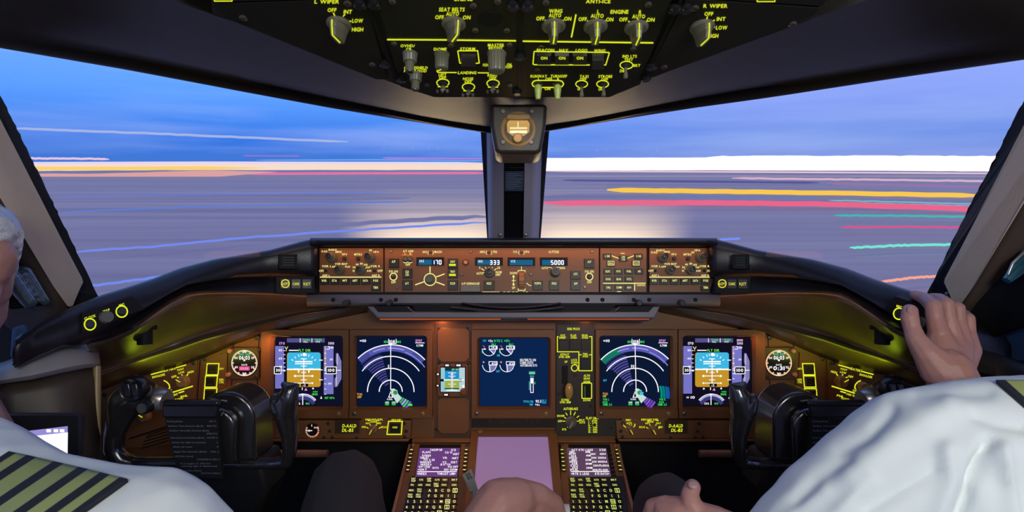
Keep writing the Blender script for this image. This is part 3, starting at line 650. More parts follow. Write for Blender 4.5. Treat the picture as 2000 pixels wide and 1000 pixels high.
mb = MB(); mb.grid([[pz(881 + i * 27.5, 599 + 7 * math.sin(i / 8 * math.pi) + (0, 3)[j], 1.12 + .02 * j) for i in range(9)] for j in range(2)], mat('document_cover', (.05, .04, .055), .2)); mb.grid([[pz(903 + i * 24, 590 + 10 * math.sin(i / 8 * math.pi) + (0, 4)[j], 1.13 + .012 * j) for i in range(9)] for j in range(2)], mat('document_cover', (.05, .04, .055), .2))
tag(mb.build('document_folder', None, solid=.002), 'dark glossy folder lying curved in the tray under the glareshield', 'folder')
# warning buttons either side and air outlets ----------------------
for s, words, cx in ((0, ('ACPT', 'CANC', 'RJCT'), (557, 578, 599)), (1, ('ACPT', 'CANC', 'RJCT'), (1411, 1430, 1451))):
    x0, x1 = (538, 614) if not s else (1396, 1466)
    WP = plane3(pz(570, 545, 1.112), pz(620, 545, 1.138), pz(570, 500, 1.116)) if not s else plane3(pz(1386, 545, 1.138), pz(1436, 545, 1.112), pz(1386, 500, 1.142))
    th = thing('data_link_button_panel', ('black panel with three lit yellow push buttons left of the control panel' if not s else 'black panel with three lit yellow push buttons right of the control panel'), 'button panel', MCPP.p(cx[1], 573))
    mb = MB(); mb.slab(WP, [(x0, 540), (x1, 540), (x1, 573), (x0, 573)], -.02, .004, 'black'); mb.build('faceplate', th, bevel=.0015)
    lo, hi = (x0, x1)
    for i, (w_, x) in enumerate(zip(words, cx)):
        def ex(mb, h, x=x, i=i):
            if i == 0: ringed(mb, SBP, x, 554, 7.6, 1.8, glow(238, 220, 50), n=h)
        SBP = Plane(WP.at(0, 0, .004), WP.U, WP.V)
        key(SBP, x - 9.5, 545, x + 9.5, 564, th, w_, lh=5, lc=glow(238, 226, 70), lw=13, h=.003, extra=ex)
    th = thing('air_outlet', ('square black air outlet in the glareshield left of the control panel' if not s else 'square black air outlet in the glareshield right of the control panel'), 'air vent', MCPP.p(565 if not s else 1446, 525))
    a = 545 if not s else 1431; b_ = a + 35 if not s else a + 31
    mb = MB(); q = WP
    mb.slab(q, [(a, 497), (b_, 497), (b_, 500), (a, 500)], -.02, .006, 'black'); mb.slab(q, [(a, 522), (b_, 522), (b_, 525), (a, 525)], -.02, .006, 'black'); mb.slab(q, [(a, 497), (a + 3, 497), (a + 3, 525), (a, 525)], -.02, .006, 'black'); mb.slab(q, [(b_ - 3, 497), (b_, 497), (b_, 525), (b_ - 3, 525)], -.02, .006, 'black')
    mb.slab(q, [(a, 497), (b_, 497), (b_, 525), (a, 525)], -.02, .002, 'black'); mb.build('frame', th)
    mb = MB()
    for k in range(4): mb.slab(q, [(a + 6, 502 + k * 5), (b_ - 6, 502 + k * 5), (b_ - 6, 504 + k * 5), (a + 6, 504 + k * 5)], .002, .004, mat('louvre_dark', (.02, .02, .022), .5, spec=.3))
    mb.build('louvres', th)
# corner clock/map-light panels at the ends of the glareshield
def wplane(mirror, pts):
    h = [WBV[mirror].ray_cast(CAM, ray(*p).normalized())[0] for p in pts]; P = plane3(*h); P.O = P.O + P.N * .003; return P
EPL = wplane(False, [(172, 640), (266, 602), (198, 606)])
EPR = wplane(True, [(1740, 602), (1834, 640), (1808, 606)])
def endpanel(P, quad, rings, knobs, texts, label, brk):
    th = thing('map_light_panel', label, 'switch panel', P.p(*quad[3]))
    mb = MB(); mb.slab(P, quad, -.02, .002, mat('end_panel_dark', (.012, .010, .011), .5, spec=.2), inset=.01)
    for x, y, r in rings: ringed(mb, P, x, y, r, 2.6, YG(), n=.0026)
    for x, y, s_, h, rot in texts: mb.text(P, x, y, s_, h, YG(), n=.0026, rot=rot)
    mb.build('faceplate', th, smooth=0)
    for x, y, r, big in knobs:
        m2 = MB(); m2.lathe(P.p(x, y, .002), P.N, P.U, [(r, 0), (r, .002), (r * .85, .006 if big else .003)], 'knob' if big else 'knobd', seg=24, flute=big); m2.build('rotary_knob' if big else 'push_button', th)
    return th
endpanel(EPL, [(158, 612), (256, 578), (280, 604), (158, 652)], [(174, 634, 11), (236, 609, 11)], [(174, 634, .0065, 0), (236, 609, .0065, 0), (205, 620, .011, 1)], [(174, 620, 'CLOCK', 4.5, -.3), (206, 607, 'MAP', 4.5, -.3), (236, 596, 'MIC', 4.5, -.3)], 'small slanted panel with two lit yellow rings at the left end of the glareshield', 0)
endpanel(EPR, MX([(158, 612), (256, 578), (280, 604), (158, 652)]), [(1758, 612, 11)], [(1758, 612, .0065, 0), (1800, 628, .010, 1)], [(1758, 598, 'MIC', 4.5, .3), (1786, 606, 'MAP', 4.5, .3)], 'small slanted panel with a lit yellow ring under the right pilot hand', 0)
for s in (0, 1):
    f = (lambda x: 2006 - x) if s else (lambda x: x)
    mb = MB(); mb.lathe(pz(f(283), 672, .99), UPV, RGT, [(.013, 0), (.013, .034)], 'black', seg=16); mb.lathe(pz(f(281), 644, .99), UPV, RGT, [(.022, 0), (.022, .006)], 'black', seg=16)
    tag(mb.build('lamp_stalk', None, smooth=40), 'short black knob hanging under the ' + ('left' if not s else 'right') + ' wing of the glareshield', 'knob')
# ------------------------------------------------------------------ control panels in the glareshield
PL = MCPP
mcpface = lambda: mat('control_panel_brown', (0.22, 0.082, 0.026), 0.45, bump=.1, bscale=600)
def face(P, x0, y0, x1, y1, th, m, h=.003, back=-.03, extra=None, name='faceplate'):
    mb = MB(); mb.slab(P, [(x0, y0), (x1, y0), (x1, y1), (x0, y1)], back, h, m)
    if extra: extra(mb, h + .0004)
    return mb.build(name, th, smooth=0)
FP = Plane(MCPP.p(1003, 525, .003), MCPP.U, MCPP.V)      # on top of the face plates
def efis(dx, label):
    th = thing('efis_control_panel', label, 'control panel', PL.p(687 + dx, 573), None)
    Y = YW()
    def ex(mb, h):
        Q = FP
        for t_, x, y, hh in [('FPV', 673.5, 497, 4), ('MTRS', 699.5, 497, 4), ('VOR L', 638, 520, 4), ('OFF', 628.5, 529, 4), ('ADF L', 637, 538, 3.6), ('APP', 653, 521, 3.6), ('VOR', 660, 515.5, 3.6), ('MAP', 673, 515.5, 3.6), ('PLN', 679, 521, 3.6),
            ('10', 691, 529, 3.6), ('20', 691.5, 522, 3.6), ('40', 697.5, 516.5, 3.6), ('80', 706, 515, 3.6), ('160', 714.5, 517, 3.6), ('320', 719, 522, 3.6), ('640', 721, 529, 3.6), ('VOR R', 733, 520, 4), ('OFF', 742.5, 529, 4), ('ADF R', 734, 538, 3.6)]:
            mb.text(Q, x + dx, y, t_, hh, Y, n=.0006)
        if dx == 0: tt = [('RAD', 634, 491, 3.6), ('BARO', 650, 488, 3.8), ('MINS', 661.5, 492, 3.8), ('IN', 724, 489, 3.8), ('HPA', 735, 492, 3.6)]
        else: tt = [('RAD', 1278 - dx, 493, 3.8), ('BARO', 1290 - dx, 489, 3.8), ('MINS', 1303 - dx, 492, 3.4), ('IN', 1353 - dx, 493, 3.8), ('HPA', 1362 - dx, 489, 3.8)]
        for t_, x, y, hh in tt: mb.text(Q, x + dx, y, t_, hh, Y, n=.0006)
        mb.line(Q, [(625 + dx, 541.3), (745 + dx, 541.3)], 1.7, .0006, Y)
        for x, y in ((694, 525), (697, 521), (703, 518.5), (710, 519), (715, 523)): mb.line(Q, [(x + dx, y), (704 + dx + (x - 704) * .6, 527 + (y - 527) * .6)], 1.2, .0006, Y)
    face(PL, 625 + dx, 485, 749 + dx, 572, th, mcpface(), extra=ex)
    dual(FP, 650 + dx, 504, th, .0125, .030, pointer=0); dual(FP, 724 + dx, 504, th, .0125, .030)
    dual(FP, 665 + dx, 528, th, .0115, .024); dual(FP, 705 + dx, 528, th, .0115, .020)
    for x in (673.5, 700): fluted(FP, x + dx, 505.5, th, .005, .006, m='knobd', flute=False, name='push_button')
    for x in (636.5, 732): toggle(FP, x + dx, 529, th, h=.010, lean=0, m='knobd', r=.0016)
    for t_, x in zip(('WXR', 'STA', 'WPT', 'ARPT', 'DATA', 'POS'), (634, 654, 674, 694, 714.5, 734.5)):
        key(FP, x - 9 + dx, 544, x + 9 + dx, 556.5, th, t_, lh=4.2, lw=9.5, h=.003, ly=548.5)
    key(FP, 725 + dx, 558, 744 + dx, 569, th, 'TERR', lh=4.2, lw=9.5, h=.003, ly=562)
efis(0, 'brown and black panel with round knobs left of the autopilot panel')
efis(643, 'brown and black panel with round knobs at the right end of the glareshield controls')

th = thing('mode_control_panel', 'wide brown autopilot panel with four blue number windows, middle of the glareshield', 'control panel', PL.p(960, 573))
Y = YW()
def paren(mb, x, y, s, h=5): mb.arc(FP, x - s * 3.2, y, 5, 60 if s > 0 else -60, 120 if s > 0 else -120, 1.3, .0006, Y, ry=5)
def ex(mb, h):
    Q = FP; T_ = lambda t_, x, y, hh=4.6, w=None: mb.text(Q, x, y, t_, hh, Y, w=w, n=.0006)
    T_('A/T ARM', 797, 490.5, 4.4, 20); T_('L', 791.5, 495.5, 3.6); T_('R', 802, 495.5, 3.6); T_('OFF', 796.5, 517, 4.2, 9)
    mb.line(Q, [(784.5, 498), (806, 498)], 1, .0006, glow(255, 150, 60)); mb.arc(Q, 792, 508, 5.5, 130, 230, 1.4, .0006, Y); mb.arc(Q, 801, 508, 5.5, 130, 230, 1.4, .0006, Y)
    T_('IAS', 829.5, 492, 4.6, 8); T_('MACH', 855.5, 492, 4.6, 14); T_('HDG', 942.5, 492, 4.6, 10); T_('TRK', 967, 492, 4.6, 9); T_('V/S', 1006, 492, 4.6, 8); T_('FPA', 1030, 492, 4.6, 8); T_('ALTITUDE', 1081.5, 492, 4.6, 20)
    for x in (841, 955, 1018.5):
        mb.text(Q, x - 4.8, 492.5, '(', 6, Y, n=.0006); mb.text(Q, x + 4.8, 492.5, ')', 6, Y, n=.0006)
    for x in (768.5, 1151):
        T_('F/D ON', x, 530.3, 4.4, 17); T_('OFF', x, 551.2, 4.4, 9); ringed(mb, Q, x, 540.5, 6.8, 1.8, Y, n=.0006)
    mb.line(Q, [(840, 520.5), (840, 533)], 2, .0006, Y); mb.line(Q, [(852, 541), (868.5, 535)], 2, .0006, Y); mb.line(Q, [(852, 551), (868.5, 557)], 2, .0006, Y); mb.line(Q, [(828, 550.5), (811, 556.5)], 2, .0006, Y)
    ringed(mb, Q, 840, 546, 11.6, 1.8, Y, n=.0006)
    T_('5', 937, 523, 4.2); T_('25', 974, 523, 4.2, 6); T_('AUTO', 937, 534, 4.6, 13); T_('BANK', 974.5, 531.5, 4.2, 12.5); T_('LIMIT', 973, 536.5, 4.2, 10)
    mb.line(Q, [(940, 524.5), (946, 528.5)], 1.5, .0006, Y); mb.line(Q, [(970, 524.5), (964.5, 528.5)], 1.5, .0006, Y)
    for x, x2 in ((948, 949.5), (955, 955), (962, 960.5)): mb.line(Q, [(x, 521.5), (x2, 525)], 1.3, .0006, Y)
    mb.line(Q, [(943, 533), (947, 532)], 1.5, .0006, Y)
    T_('A/P DISENGAGE', 919, 554, 4.4, 35)
    T_('DOWN', 1003, 533.5, 4.4, 14); T_('UP', 1003, 562, 4.4, 6)
    mb.line(Q, [(1003, 540), (1003, 556)], 1.3, .0006, Y); mb.line(Q, [(999.5, 548), (1007, 548)], 1.2, .0006, Y)
    mb.poly(Q, [(1003, 536.5), (1000.2, 541.5), (1005.8, 541.5)], .0006, Y); mb.poly(Q, [(1003, 559), (1000.2, 554.5), (1005.8, 554.5)], .0006, Y)
    mb.line(Q, [(1012, 532), (1012, 528.5), (1025.5, 528.5), (1025.5, 532)], 1.3, .0006, Y); mb.line(Q, [(1018.5, 528), (1018.5, 520.5)], 1.3, .0006, Y); mb.line(Q, [(1012, 563.5), (1012, 567.3), (1025.5, 567.3), (1025.5, 563.5)], 1.3, .0006, Y)
    mb.line(Q, [(1028, 553), (1031, 555), (1034, 557.5), (1038, 558)], 1.3, .0006, Y)
    T_('AUTO', 1064, 523.5, 4.2, 12); T_('1000', 1098.5, 523.5, 4.2, 10); mb.line(Q, [(1070, 522.5), (1076, 522.5), (1079, 525)], 1, .0006, Y); mb.line(Q, [(1093, 522.5), (1087, 522), (1084, 524)], 1, .0006, Y)
    for a, b_ in ((942, 976), (983, 987), (990, 997), (1000, 1005), (1007, 1012), (1022, 1024), (1027, 1031)): mb.line(Q, [(a, 570.4), (b_, 570.4)], 1.3, .0008, glow(255, 245, 170))
face(PL, 752, 485, 1169, 572, th, mcpface(), extra=ex)
def lcd(x0, x1, y0, y1, lab, val, vx, lit0=4, frac=.55):
    mb = MB(); Q = FP
    mb.slab(Q, [(x0, y0), (x1, y0), (x1, y1), (x0, y1)], -.001, .0012, 'black'); mb.line(Q, [(x0 + 1, y1), (x1, y1), (x1, y0 + 1)], 1, .0014, 'bezel')
    mb.rect(Q, x0 + lit0, y0 + 5, x1 - 5, y1 - 2, .0016, glow(28, 98, 138)); 
    if frac < 1: mb.rect(Q, x0 + (x1 - x0) * frac, y0 + 5, x1 - 5, y1 - 2, .0018, glow(18, 40, 78))
    if lab: mb.text(Q, x0 + 10.5, y0 + 7.6, lab, 4.6, glow(240, 250, 255), w=8.5, n=.002)
    if val: mb.seg7(Q, vx, y0 + 6.3, val, 3.7, 7.6, glow(250, 250, 255, 1.2), th=1.7, n=.0022, gap=3.1 if len(val) < 4 else 3)
    return mb.build('display_window', th, smooth=0)
lcd(813.5, 868, 502.5, 519.5, 'IAS', '170', 844.5); lcd(928, 982.5, 503, 519.5, 'HDG', '333', 957.5); lcd(991.5, 1045.5, 503, 520, 'V/S', '', 0, frac=1); lcd(1054.5, 1109, 503, 520, '', '5000', 1076.5, frac=.4)
B = lambda x0, y0, x1, y1, t_, ly, lw=8, ex=None: key(FP, x0, y0, x1, y1, th, t_, lh=4.6, lw=lw, ly=ly, h=.004, extra=ex)
B(759.5, 505, 779.5, 523.5, 'A/P', 511.5, 7); B(1140.5, 505.5, 1160.5, 524, 'A/P', 512, 7)
B(786, 524.5, 805.5, 544, 'CLB\nCON', 534, 6.5); B(785.5, 547.5, 805.5, 567, 'A/T', 554, 7)
def bar(y): return lambda mb, h: mb.rect(Plane(FP.at(0, 0, 0), FP.U, FP.V), 877.5, y - 2, 890.5, y + 2, h, glow(232, 232, 50))
B(874.5, 505, 894.5, 524, 'LNAV', 511.5, 9, bar(518)); B(874.5, 524.5, 894.5, 543.5, 'VNAV', 531, 9, bar(537.5)); B(874.5, 547.5, 894.5, 567, 'FLCH', 554, 9)
B(944.5, 547.5, 966, 567, 'HOLD', 554, 9); B(1040, 548, 1060, 567, 'VS/FPA', 554, 13); B(1072, 547.5, 1092, 567, 'HOLD', 554, 9)
B(1114, 529, 1134, 546, 'LOC', 535.5, 7.5); B(1114, 547.5, 1134, 567, 'APP', 554.5, 7)
fluted(FP, 841, 547, th, .0115, .022, flute=True, m='knob', cap='knob'); fluted(FP, 1084, 533, th, .0115, .022, m='knob', cap='knobd')
dual(FP, 956, 533, th, .0125, .022)
for x in (768.5, 1151): toggle(FP, x, 541, th, h=.012, lean=-.2, r=.0022)
for x in (792, 801.5): toggle(FP, x, 507, th, h=.012, lean=.1, r=.0030)
for x in (841, 955, 1018.5): fluted(FP, x, 492.5, th, .0035, .004, m='knobd', flute=False, name='push_button')
mb = MB(); mb.lathe(FP.p(909.5, 513), FP.N, FP.U, [(.0068, 0), (.0068, .0015)], 'black', seg=20); mb.lathe(FP.p(909.5, 513, .0015), FP.N, FP.U, [(.0052, 0), (.0045, .002), (.002, .003)], mat('orange_cap', (.65, .27, .15), .4), seg=20); mb.build('cap', th)
mb = MB(); mb.slab(FP, [(900.5, 557), (938.5, 557), (939, 571), (900, 571)], 0, .010, mat('disengage_bar_grey', (.22, .18, .13), .4)); mb.build('disengage_bar', th, bevel=.001)
mb = MB(); O = FP.p(1018.5, 548, -.004); mb.lathe(O - FP.U * .0055, FP.U, FP.V, [(.019, 0), (.019, .011)], mat('thumb_wheel_orange', (.5, .2, .06), .4), seg=36, flute=1, fd=.05); mb.build('thumb_wheel', th)
for x, y in ((763.5, 491), (919.5, 491.5), (1156, 491.5), (776, 560.5), (1142, 560.5), (902, 535.5), (1037, 535.5)): screw(FP, x, y, th, .004, m='screw')

th = thing('display_select_panel', 'brown panel of small black page buttons between the autopilot panel and right knobs', 'control panel', PL.p(1217, 573))
def ex(mb, h):
    Q = FP
    mb.line(Q, [(1194.5, 499.5), (1208, 504.8)], 1.6, .0006, Y); mb.line(Q, [(1238, 499.5), (1225, 504.8)], 1.6, .0006, Y)
    mb.line(Q, [(1178, 553.3), (1261, 553.3)], 1.7, .0006, Y); mb.line(Q, [(1239.5, 553.3), (1239.5, 568)], 1.7, .0006, Y); mb.text(Q, 1252, 557, 'CANC/RCL', 3.6, Y, w=17, n=.0006)
    mb.rect(Q, 1212, 494, 1220, 496, .0006, glow(250, 210, 100)); mb.rect(Q, 1205, 569, 1213, 570.2, .0006, glow(255, 245, 170))
face(PL, 1172, 485, 1262, 572, th, mcpface(), extra=ex)
for t_, x, y, w_ in (('L INB', 1186, 500.5, 9), ('LWR\nCTR', 1217, 504.5, 7), ('R INB', 1247, 500.5, 9), ('ENG', 1193, 514.5, 8), ('STAT', 1242, 514.5, 9), ('ELEC', 1187, 530, 9), ('HYD', 1207.5, 530, 8), ('FUEL', 1228, 530, 9), ('AIR', 1248, 530, 6), ('DOOR', 1187.5, 545.3, 9.5), ('GEAR', 1208, 545.3, 9.5), ('FCTL', 1228.5, 545.3, 9), ('CHKL', 1188, 561.5, 8.5), ('COMM', 1208.5, 561.5, 10.5), ('NAV', 1228.5, 561.5, 8)):
    exx = None
    if t_ in ('ENG', 'STAT'): exx = lambda mb, h, x=x, y=y: mb.line(FP, [(x - 6, y - 3.8), (x + 6, y - 3.8), (x + 6, y + 3.8), (x - 6, y + 3.8)], 1.1, h, Y, closed=True)
    key(FP, x - 8.5, y - 5.5, x + 8.5, y + 6, th, t_, lh=4.0, lw=w_, h=.0025, extra=exx)

# ------------------------------------------------------------------ overhead panels
OV = OVHP; OF = Plane(OVHP.p(1003, 150, .002), OVHP.U, OVHP.V); G = YG()
mb = MB(); mb.slab(OV, [(395, -160), (415, 30), (775, 168), (850, 190), (1190, 190), (1258, 160), (1585, 42), (1612, -160)], -.05, -.002, mat('overhead_frame_black', (.02, .018, .016), .6)); tag(mb.build('overhead_frame', None), 'black tapered frame carrying the overhead switch panels', 'frame')
def ovp(name, label, poly, draw):
    cx = sum(p[0] for p in poly) / len(poly); cy = sum(p[1] for p in poly) / len(poly)
    th = thing(name, label, 'switch panel', OV.p(cx, cy)); mb = MB(); mb.slab(OV, poly, -.02, .002, 'ovh'); draw(mb); mb.build('faceplate', th, smooth=0); return th
def tx(mb, *rows, h=7.2, sl=0.12):
    for t_, x, y, w in rows: mb.text(OF, x, y, t_, h, G, w=w, n=.0006, slant=sl)
def d(mb):
    tx(mb, ('L WIPER', 638, 2, 48), ('OFF', 648, 18.5, 17), ('INT', 679, 22, 16), ('LOW', 698, 39.5, 21), ('HIGH', 698, 56.5, 22))
    mb.line(OF, [(651, 24), (654, 30)], 2.2, .0006, G); mb.line(OF, [(670, 31), (674, 27)], 2.2, .0006, G); mb.line(OF, [(678, 40.5), (686, 40.5)], 2.2, .0006, G); mb.line(OF, [(679, 51), (685, 54)], 2.2, .0006, G)
th = ovp('wiper_panel', 'dark overhead panel with the left windshield wiper selector knob', [(437, 30), (430, 4), (715, -6), (756, 152), (735, 152)], d)
selector(OF, 662, 44, th, .0120, .019, -12)
for x, y in ((475, 34), (679, 6), (727, 125)): screw(OF, x, y, th, .0038)
def d(mb):
    tx(mb, ('R WIPER', 1397, 10.5, 47), ('OFF', 1384, 26, 17), ('INT', 1408, 36, 17), ('LOW', 1409, 53, 22), ('HIGH', 1392, 69, 21))
    mb.line(OF, [(1382, 31), (1380, 37)], 2.2, .0006, G); mb.line(OF, [(1390, 41.5), (1396, 38)], 2.2, .0006, G); mb.line(OF, [(1391.5, 51.5), (1396.5, 52.5)], 2.2, .0006, G)
th = ovp('wiper_panel', 'dark overhead panel with the right windshield wiper selector knob', [(1340, -6), (1600, 12), (1590, 26), (1276, 148), (1262, 148)], d)
selector(OF, 1371, 50, th, .0120, .019, 12)
for x, y in ((1357, 15), (1548, 46), (1297, 130)): screw(OF, x, y, th, .0038)
# upper panels that just dip into view
for poly, lab, wx in (([(330, -60), (725, -60), (716, -9), (428, 0)], 'dark overhead panel strip above the left wiper panel', (433, -4)), ([(1334, -60), (1640, -60), (1606, 8), (1338, -10)], 'dark overhead panel strip above the right wiper panel', (1493, -3))):
    def d(mb, wx=wx): mb.line(OF, [(wx[0] - 16, wx[1] - 8), (wx[0] - 14, wx[1] + 5), (wx[0] + 20, wx[1] + 5), (wx[0] + 22, wx[1] - 8)], 2, .0006, G)
    ovp('upper_overhead_panel', lab, poly, d)
def landing(x, y, t_, w):
    def q(mb):
        tx(mb, (t_, x, y - 16, w), ('OFF', x, y - 10.5, 14), h=5); ringed(mb, OF, x + 1, y, 12, 1.9, G, ry=7.2); mb.line(OF, [(x - 9, y + 7.5), (x + 11, y + 7.5)], 1.8, .0006, G)
    return q
def d(mb):
    tx(mb, ('SIGNS', 905, -3, 36), ('SEAT BELTS', 882, 17.5, 50), ('AUTO', 883.5, 26, 25), ('OFF', 858, 32.5, 17), ('ON', 911, 33, 15))
    mb.line(OF, [(866, 35), (872, 39)], 2.2, .0006, G); mb.line(OF, [(884, 30), (884.5, 36)], 2.2, .0006, G); mb.line(OF, [(903, 36), (898, 40)], 2.2, .0006, G)
    mb.line(OF, [(756, 76.3), (873, 77)], 2.8, .0006, G); mb.line(OF, [(891, 77.3), (1008, 78.7)], 2.8, .0006, G)
    tx(mb, ('OVHD/', 796, 88.5, 28), ('CB', 798, 95, 10), ('GLARESHIELD', 812, 131.5, 46), ('PNL/FLOOD', 811, 137.5, 44), ('DOME', 859.5, 95, 25), ('STORM', 913, 94.5, 29), ('MASTER', 968.5, 87, 32), ('BRIGHT', 968, 92.5, 28), ('PUSH', 948, 126, 10), ('ON', 994, 125.5, 9), ('/OFF', 993, 130, 14), ('LANDING', 912, 141.2, 36), h=5.2)
    mb.line(OF, [(894, 99), (895.5, 98.2), (933, 98.2), (936, 122), (930, 123)], 2, .0006, G); mb.line(OF, [(894, 98.5), (898, 122), (902, 123)], 2, .0006, G)
    mb.line(OF, [(854, 140.5), (892, 141)], 1.8, .0006, G); mb.line(OF, [(933, 141.4), (955, 141.6)], 1.8, .0006, G)
    for q in (landing(864, 161, 'LEFT', 15), landing(914, 169, 'NOSE', 20), landing(962, 162, 'RIGHT', 20)): q(mb)
th = ovp('lighting_panel', 'dark overhead panel with seat belts knob and landing light switches', [(722, -60), (1013, -60), (1013, 187), (848, 187), (782, 166)], d)
selector(OF, 886, 44, th, .0120, .018, 28)
dual(OF, 801, 104, th, .0085, .021); dual(OF, 812, 144, th, .0080, .020)
fluted(OF, 863, 104, th, .0085, .018, cap='knob', pointer=230); fluted(OF, 970, 103, th, .0108, .022, cap='knob')
key(OF, 900, 103, 930, 121, th, None, h=.006, name='push_switch', m='blackg')
for x, y in ((865, 163), (915, 171), (963, 164)):
    toggle(OF, x, y, th, h=.008, lean=.3, r=.0026); 
    for k in (-1, 0, 1): fluted(OF, x - 1 + k * 9.5, y + 12, th, .0022, .004, m='knob', flute=False, name='guard_pin')
for x, y in ((766, 2), (770, 84), (881, 87), (995, 86), (924, 10), (928, 58), (990, 58), (972, 2), (834, 165), (996, 165)): screw(OF, x, y, th, .0034)
mb = MB(); mb.lathe(OF.p(958, 36), OF.N, OF.U, [(.0118, 0), (.0118, .0006)], 'black', seg=30); mb.build('round_blank', th)
def d(mb):
    tx(mb, ('ANTI-ICE', 1168, 1.5, 48), ('WING', 1085, 20.5, 26), ('AUTO', 1083.5, 29, 24), ('OFF', 1055, 35, 16), ('ON', 1108.5, 35.5, 14), ('L', 1168, 21.5, 4), ('AUTO', 1166, 30, 25), ('OFF', 1137.5, 36.3, 16), ('ON', 1190.5, 37, 14), ('ENGINE', 1209.5, 22, 35), ('R', 1250, 22.5, 5), ('AUTO', 1247, 31, 25), ('OFF', 1217, 37, 16), ('ON', 1270.5, 37.5, 15))
    for x, y in ((1083, 33), (1165.5, 34), (1246, 35)):
        mb.line(OF, [(x, y), (x - .5, y + 5)], 2.2, .0006, G); mb.line(OF, [(x - 19, y + 5), (x - 14, y + 9)], 2.2, .0006, G); mb.line(OF, [(x + 18, y + 5), (x + 12, y + 9.5)], 2.2, .0006, G)
    mb.line(OF, [(1125, 27), (1116, 72)], 2.6, .0006, G)
    mb.line(OF, [(1021, 79.5), (1276, 82.8)], 2.8, .0006, G)
    tx(mb, ('BEACON', 1065, 97, 34), ('NAV', 1100.5, 97.2, 17), ('LOGO', 1135.5, 97.4, 23), ('WING', 1171, 98, 22), ('IND LTS', 1229.5, 109, 28), ('TEST', 1227.5, 115.5, 17), ('BRT', 1243.5, 127, 13), ('DIM', 1216, 137.5, 11), ('RUNWAY', 1052, 148, 32), ('TURNOFF', 1091, 148, 32), ('L', 1052, 153, 3), ('OFF', 1071.5, 153.5, 13), ('R', 1090, 153.5, 4), ('ON', 1069, 172.5, 11), ('TAXI', 1140.5, 148.5, 17), ('OFF', 1138.5, 154, 13), ('ON', 1131, 173, 7), ('STROBE', 1182, 148.5, 27), ('OFF', 1180.5, 154.5, 13), ('ON', 1172.5, 173.5, 8), h=5.2)
    mb.line(OF, [(1043, 101), (1044, 99.5), (1189, 101.5), (1190, 103), (1183, 126), (1180, 126)], 2, .0006, G); mb.line(OF, [(1043, 100), (1041, 124), (1044, 125.5), (1152, 126)], 2, .0006, G)
    mb.line(OF, [(1047, 156.2), (1092, 156.2), (1098, 158), (1101, 163), (1098, 168), (1092, 170), (1047, 170), (1041, 167), (1039, 162.5), (1042, 158)], 2, .0006, G, closed=True)
    ringed(mb, OF, 1223.5, 126.5, 12.5, 1.9, G, ry=7.4); ringed(mb, OF, 1136, 163.5, 11.5, 1.9, G, ry=6.8); ringed(mb, OF, 1177, 163.5, 11.5, 1.9, G, ry=6.8)
th = ovp('anti_ice_and_lights_panel', 'dark overhead panel with three anti-ice knobs and exterior light switches', [(1019, -60), (1332, -60), (1250, 162), (1190, 187), (1018, 187)], d)
for x, y, a in ((1081, 48, 0), (1163, 49, 0), (1242.5, 51, 0)): selector(OF, x, y, th, .0120, .018, a)
for x, t_ in ((1063, 'ON'), (1098, 'ON'), (1133, 'ON')):
    key(OF, x - 15, 102, x + 14, 121, th, t_, lh=5.4, lw=13, lc=G, h=.004, ly=106.5, name='push_switch', m='blackg')
key(OF, 1156, 103, 1180, 122, th, None, h=.009, name='push_switch', m='blackg')
for x in (1051, 1089): toggle(OF, x, 162, th, h=.020, lean=.15, r=.0026, flat=True, m2=mat('green_lit_lever', (.42, .50, .12), .35))
for x, y in ((1136, 165), (1179, 164), (1222, 127)): toggle(OF, x, y, th, h=.015, lean=.15, r=.0020)
for x, y in ((1066, 4), (1266, 8), (1057, 90), (1049, 134), (1237, 94)): screw(OF, x, y, th, .0034)
# seams: black hinge strips with latches between the overhead panels
for pts in ([(712, -60), (716, 0), (776, 160)], [(1016, -60), (1016, 187)], [(1338, -60), (1330, 0), (1254, 158)]):
    mb = MB(); mb.line(OF, pts, 7, .0016, 'black'); tag(mb.build('panel_seam', None, smooth=0, solid=.002), 'black latch strip between overhead panels, ' + ('left' if pts[0][0] < 900 else 'centre' if pts[0][0] < 1100 else 'right') + ' of three', 'seam strip')
    for (x, y) in ([(703, 5), (731, 5), (752, 122), (783, 152)] if pts[0][0] < 900 else [(1002, 8), (1030, 8), (1016, 107), (1010, 177)] if pts[0][0] < 1100 else [(1318, 14), (1340, 14), (1272, 127), (1262, 150)]):
        m2 = MB(); m2.lathe(OF.p(x, y), OF.N, OF.U, [(.006, 0), (.006, .004), (.004, .0055)], 'blackg', seg=14); tag(m2.build('panel_latch', None), 'small round black latch beside a seam of the overhead panels', 'latch', 'latches of the overhead panels')
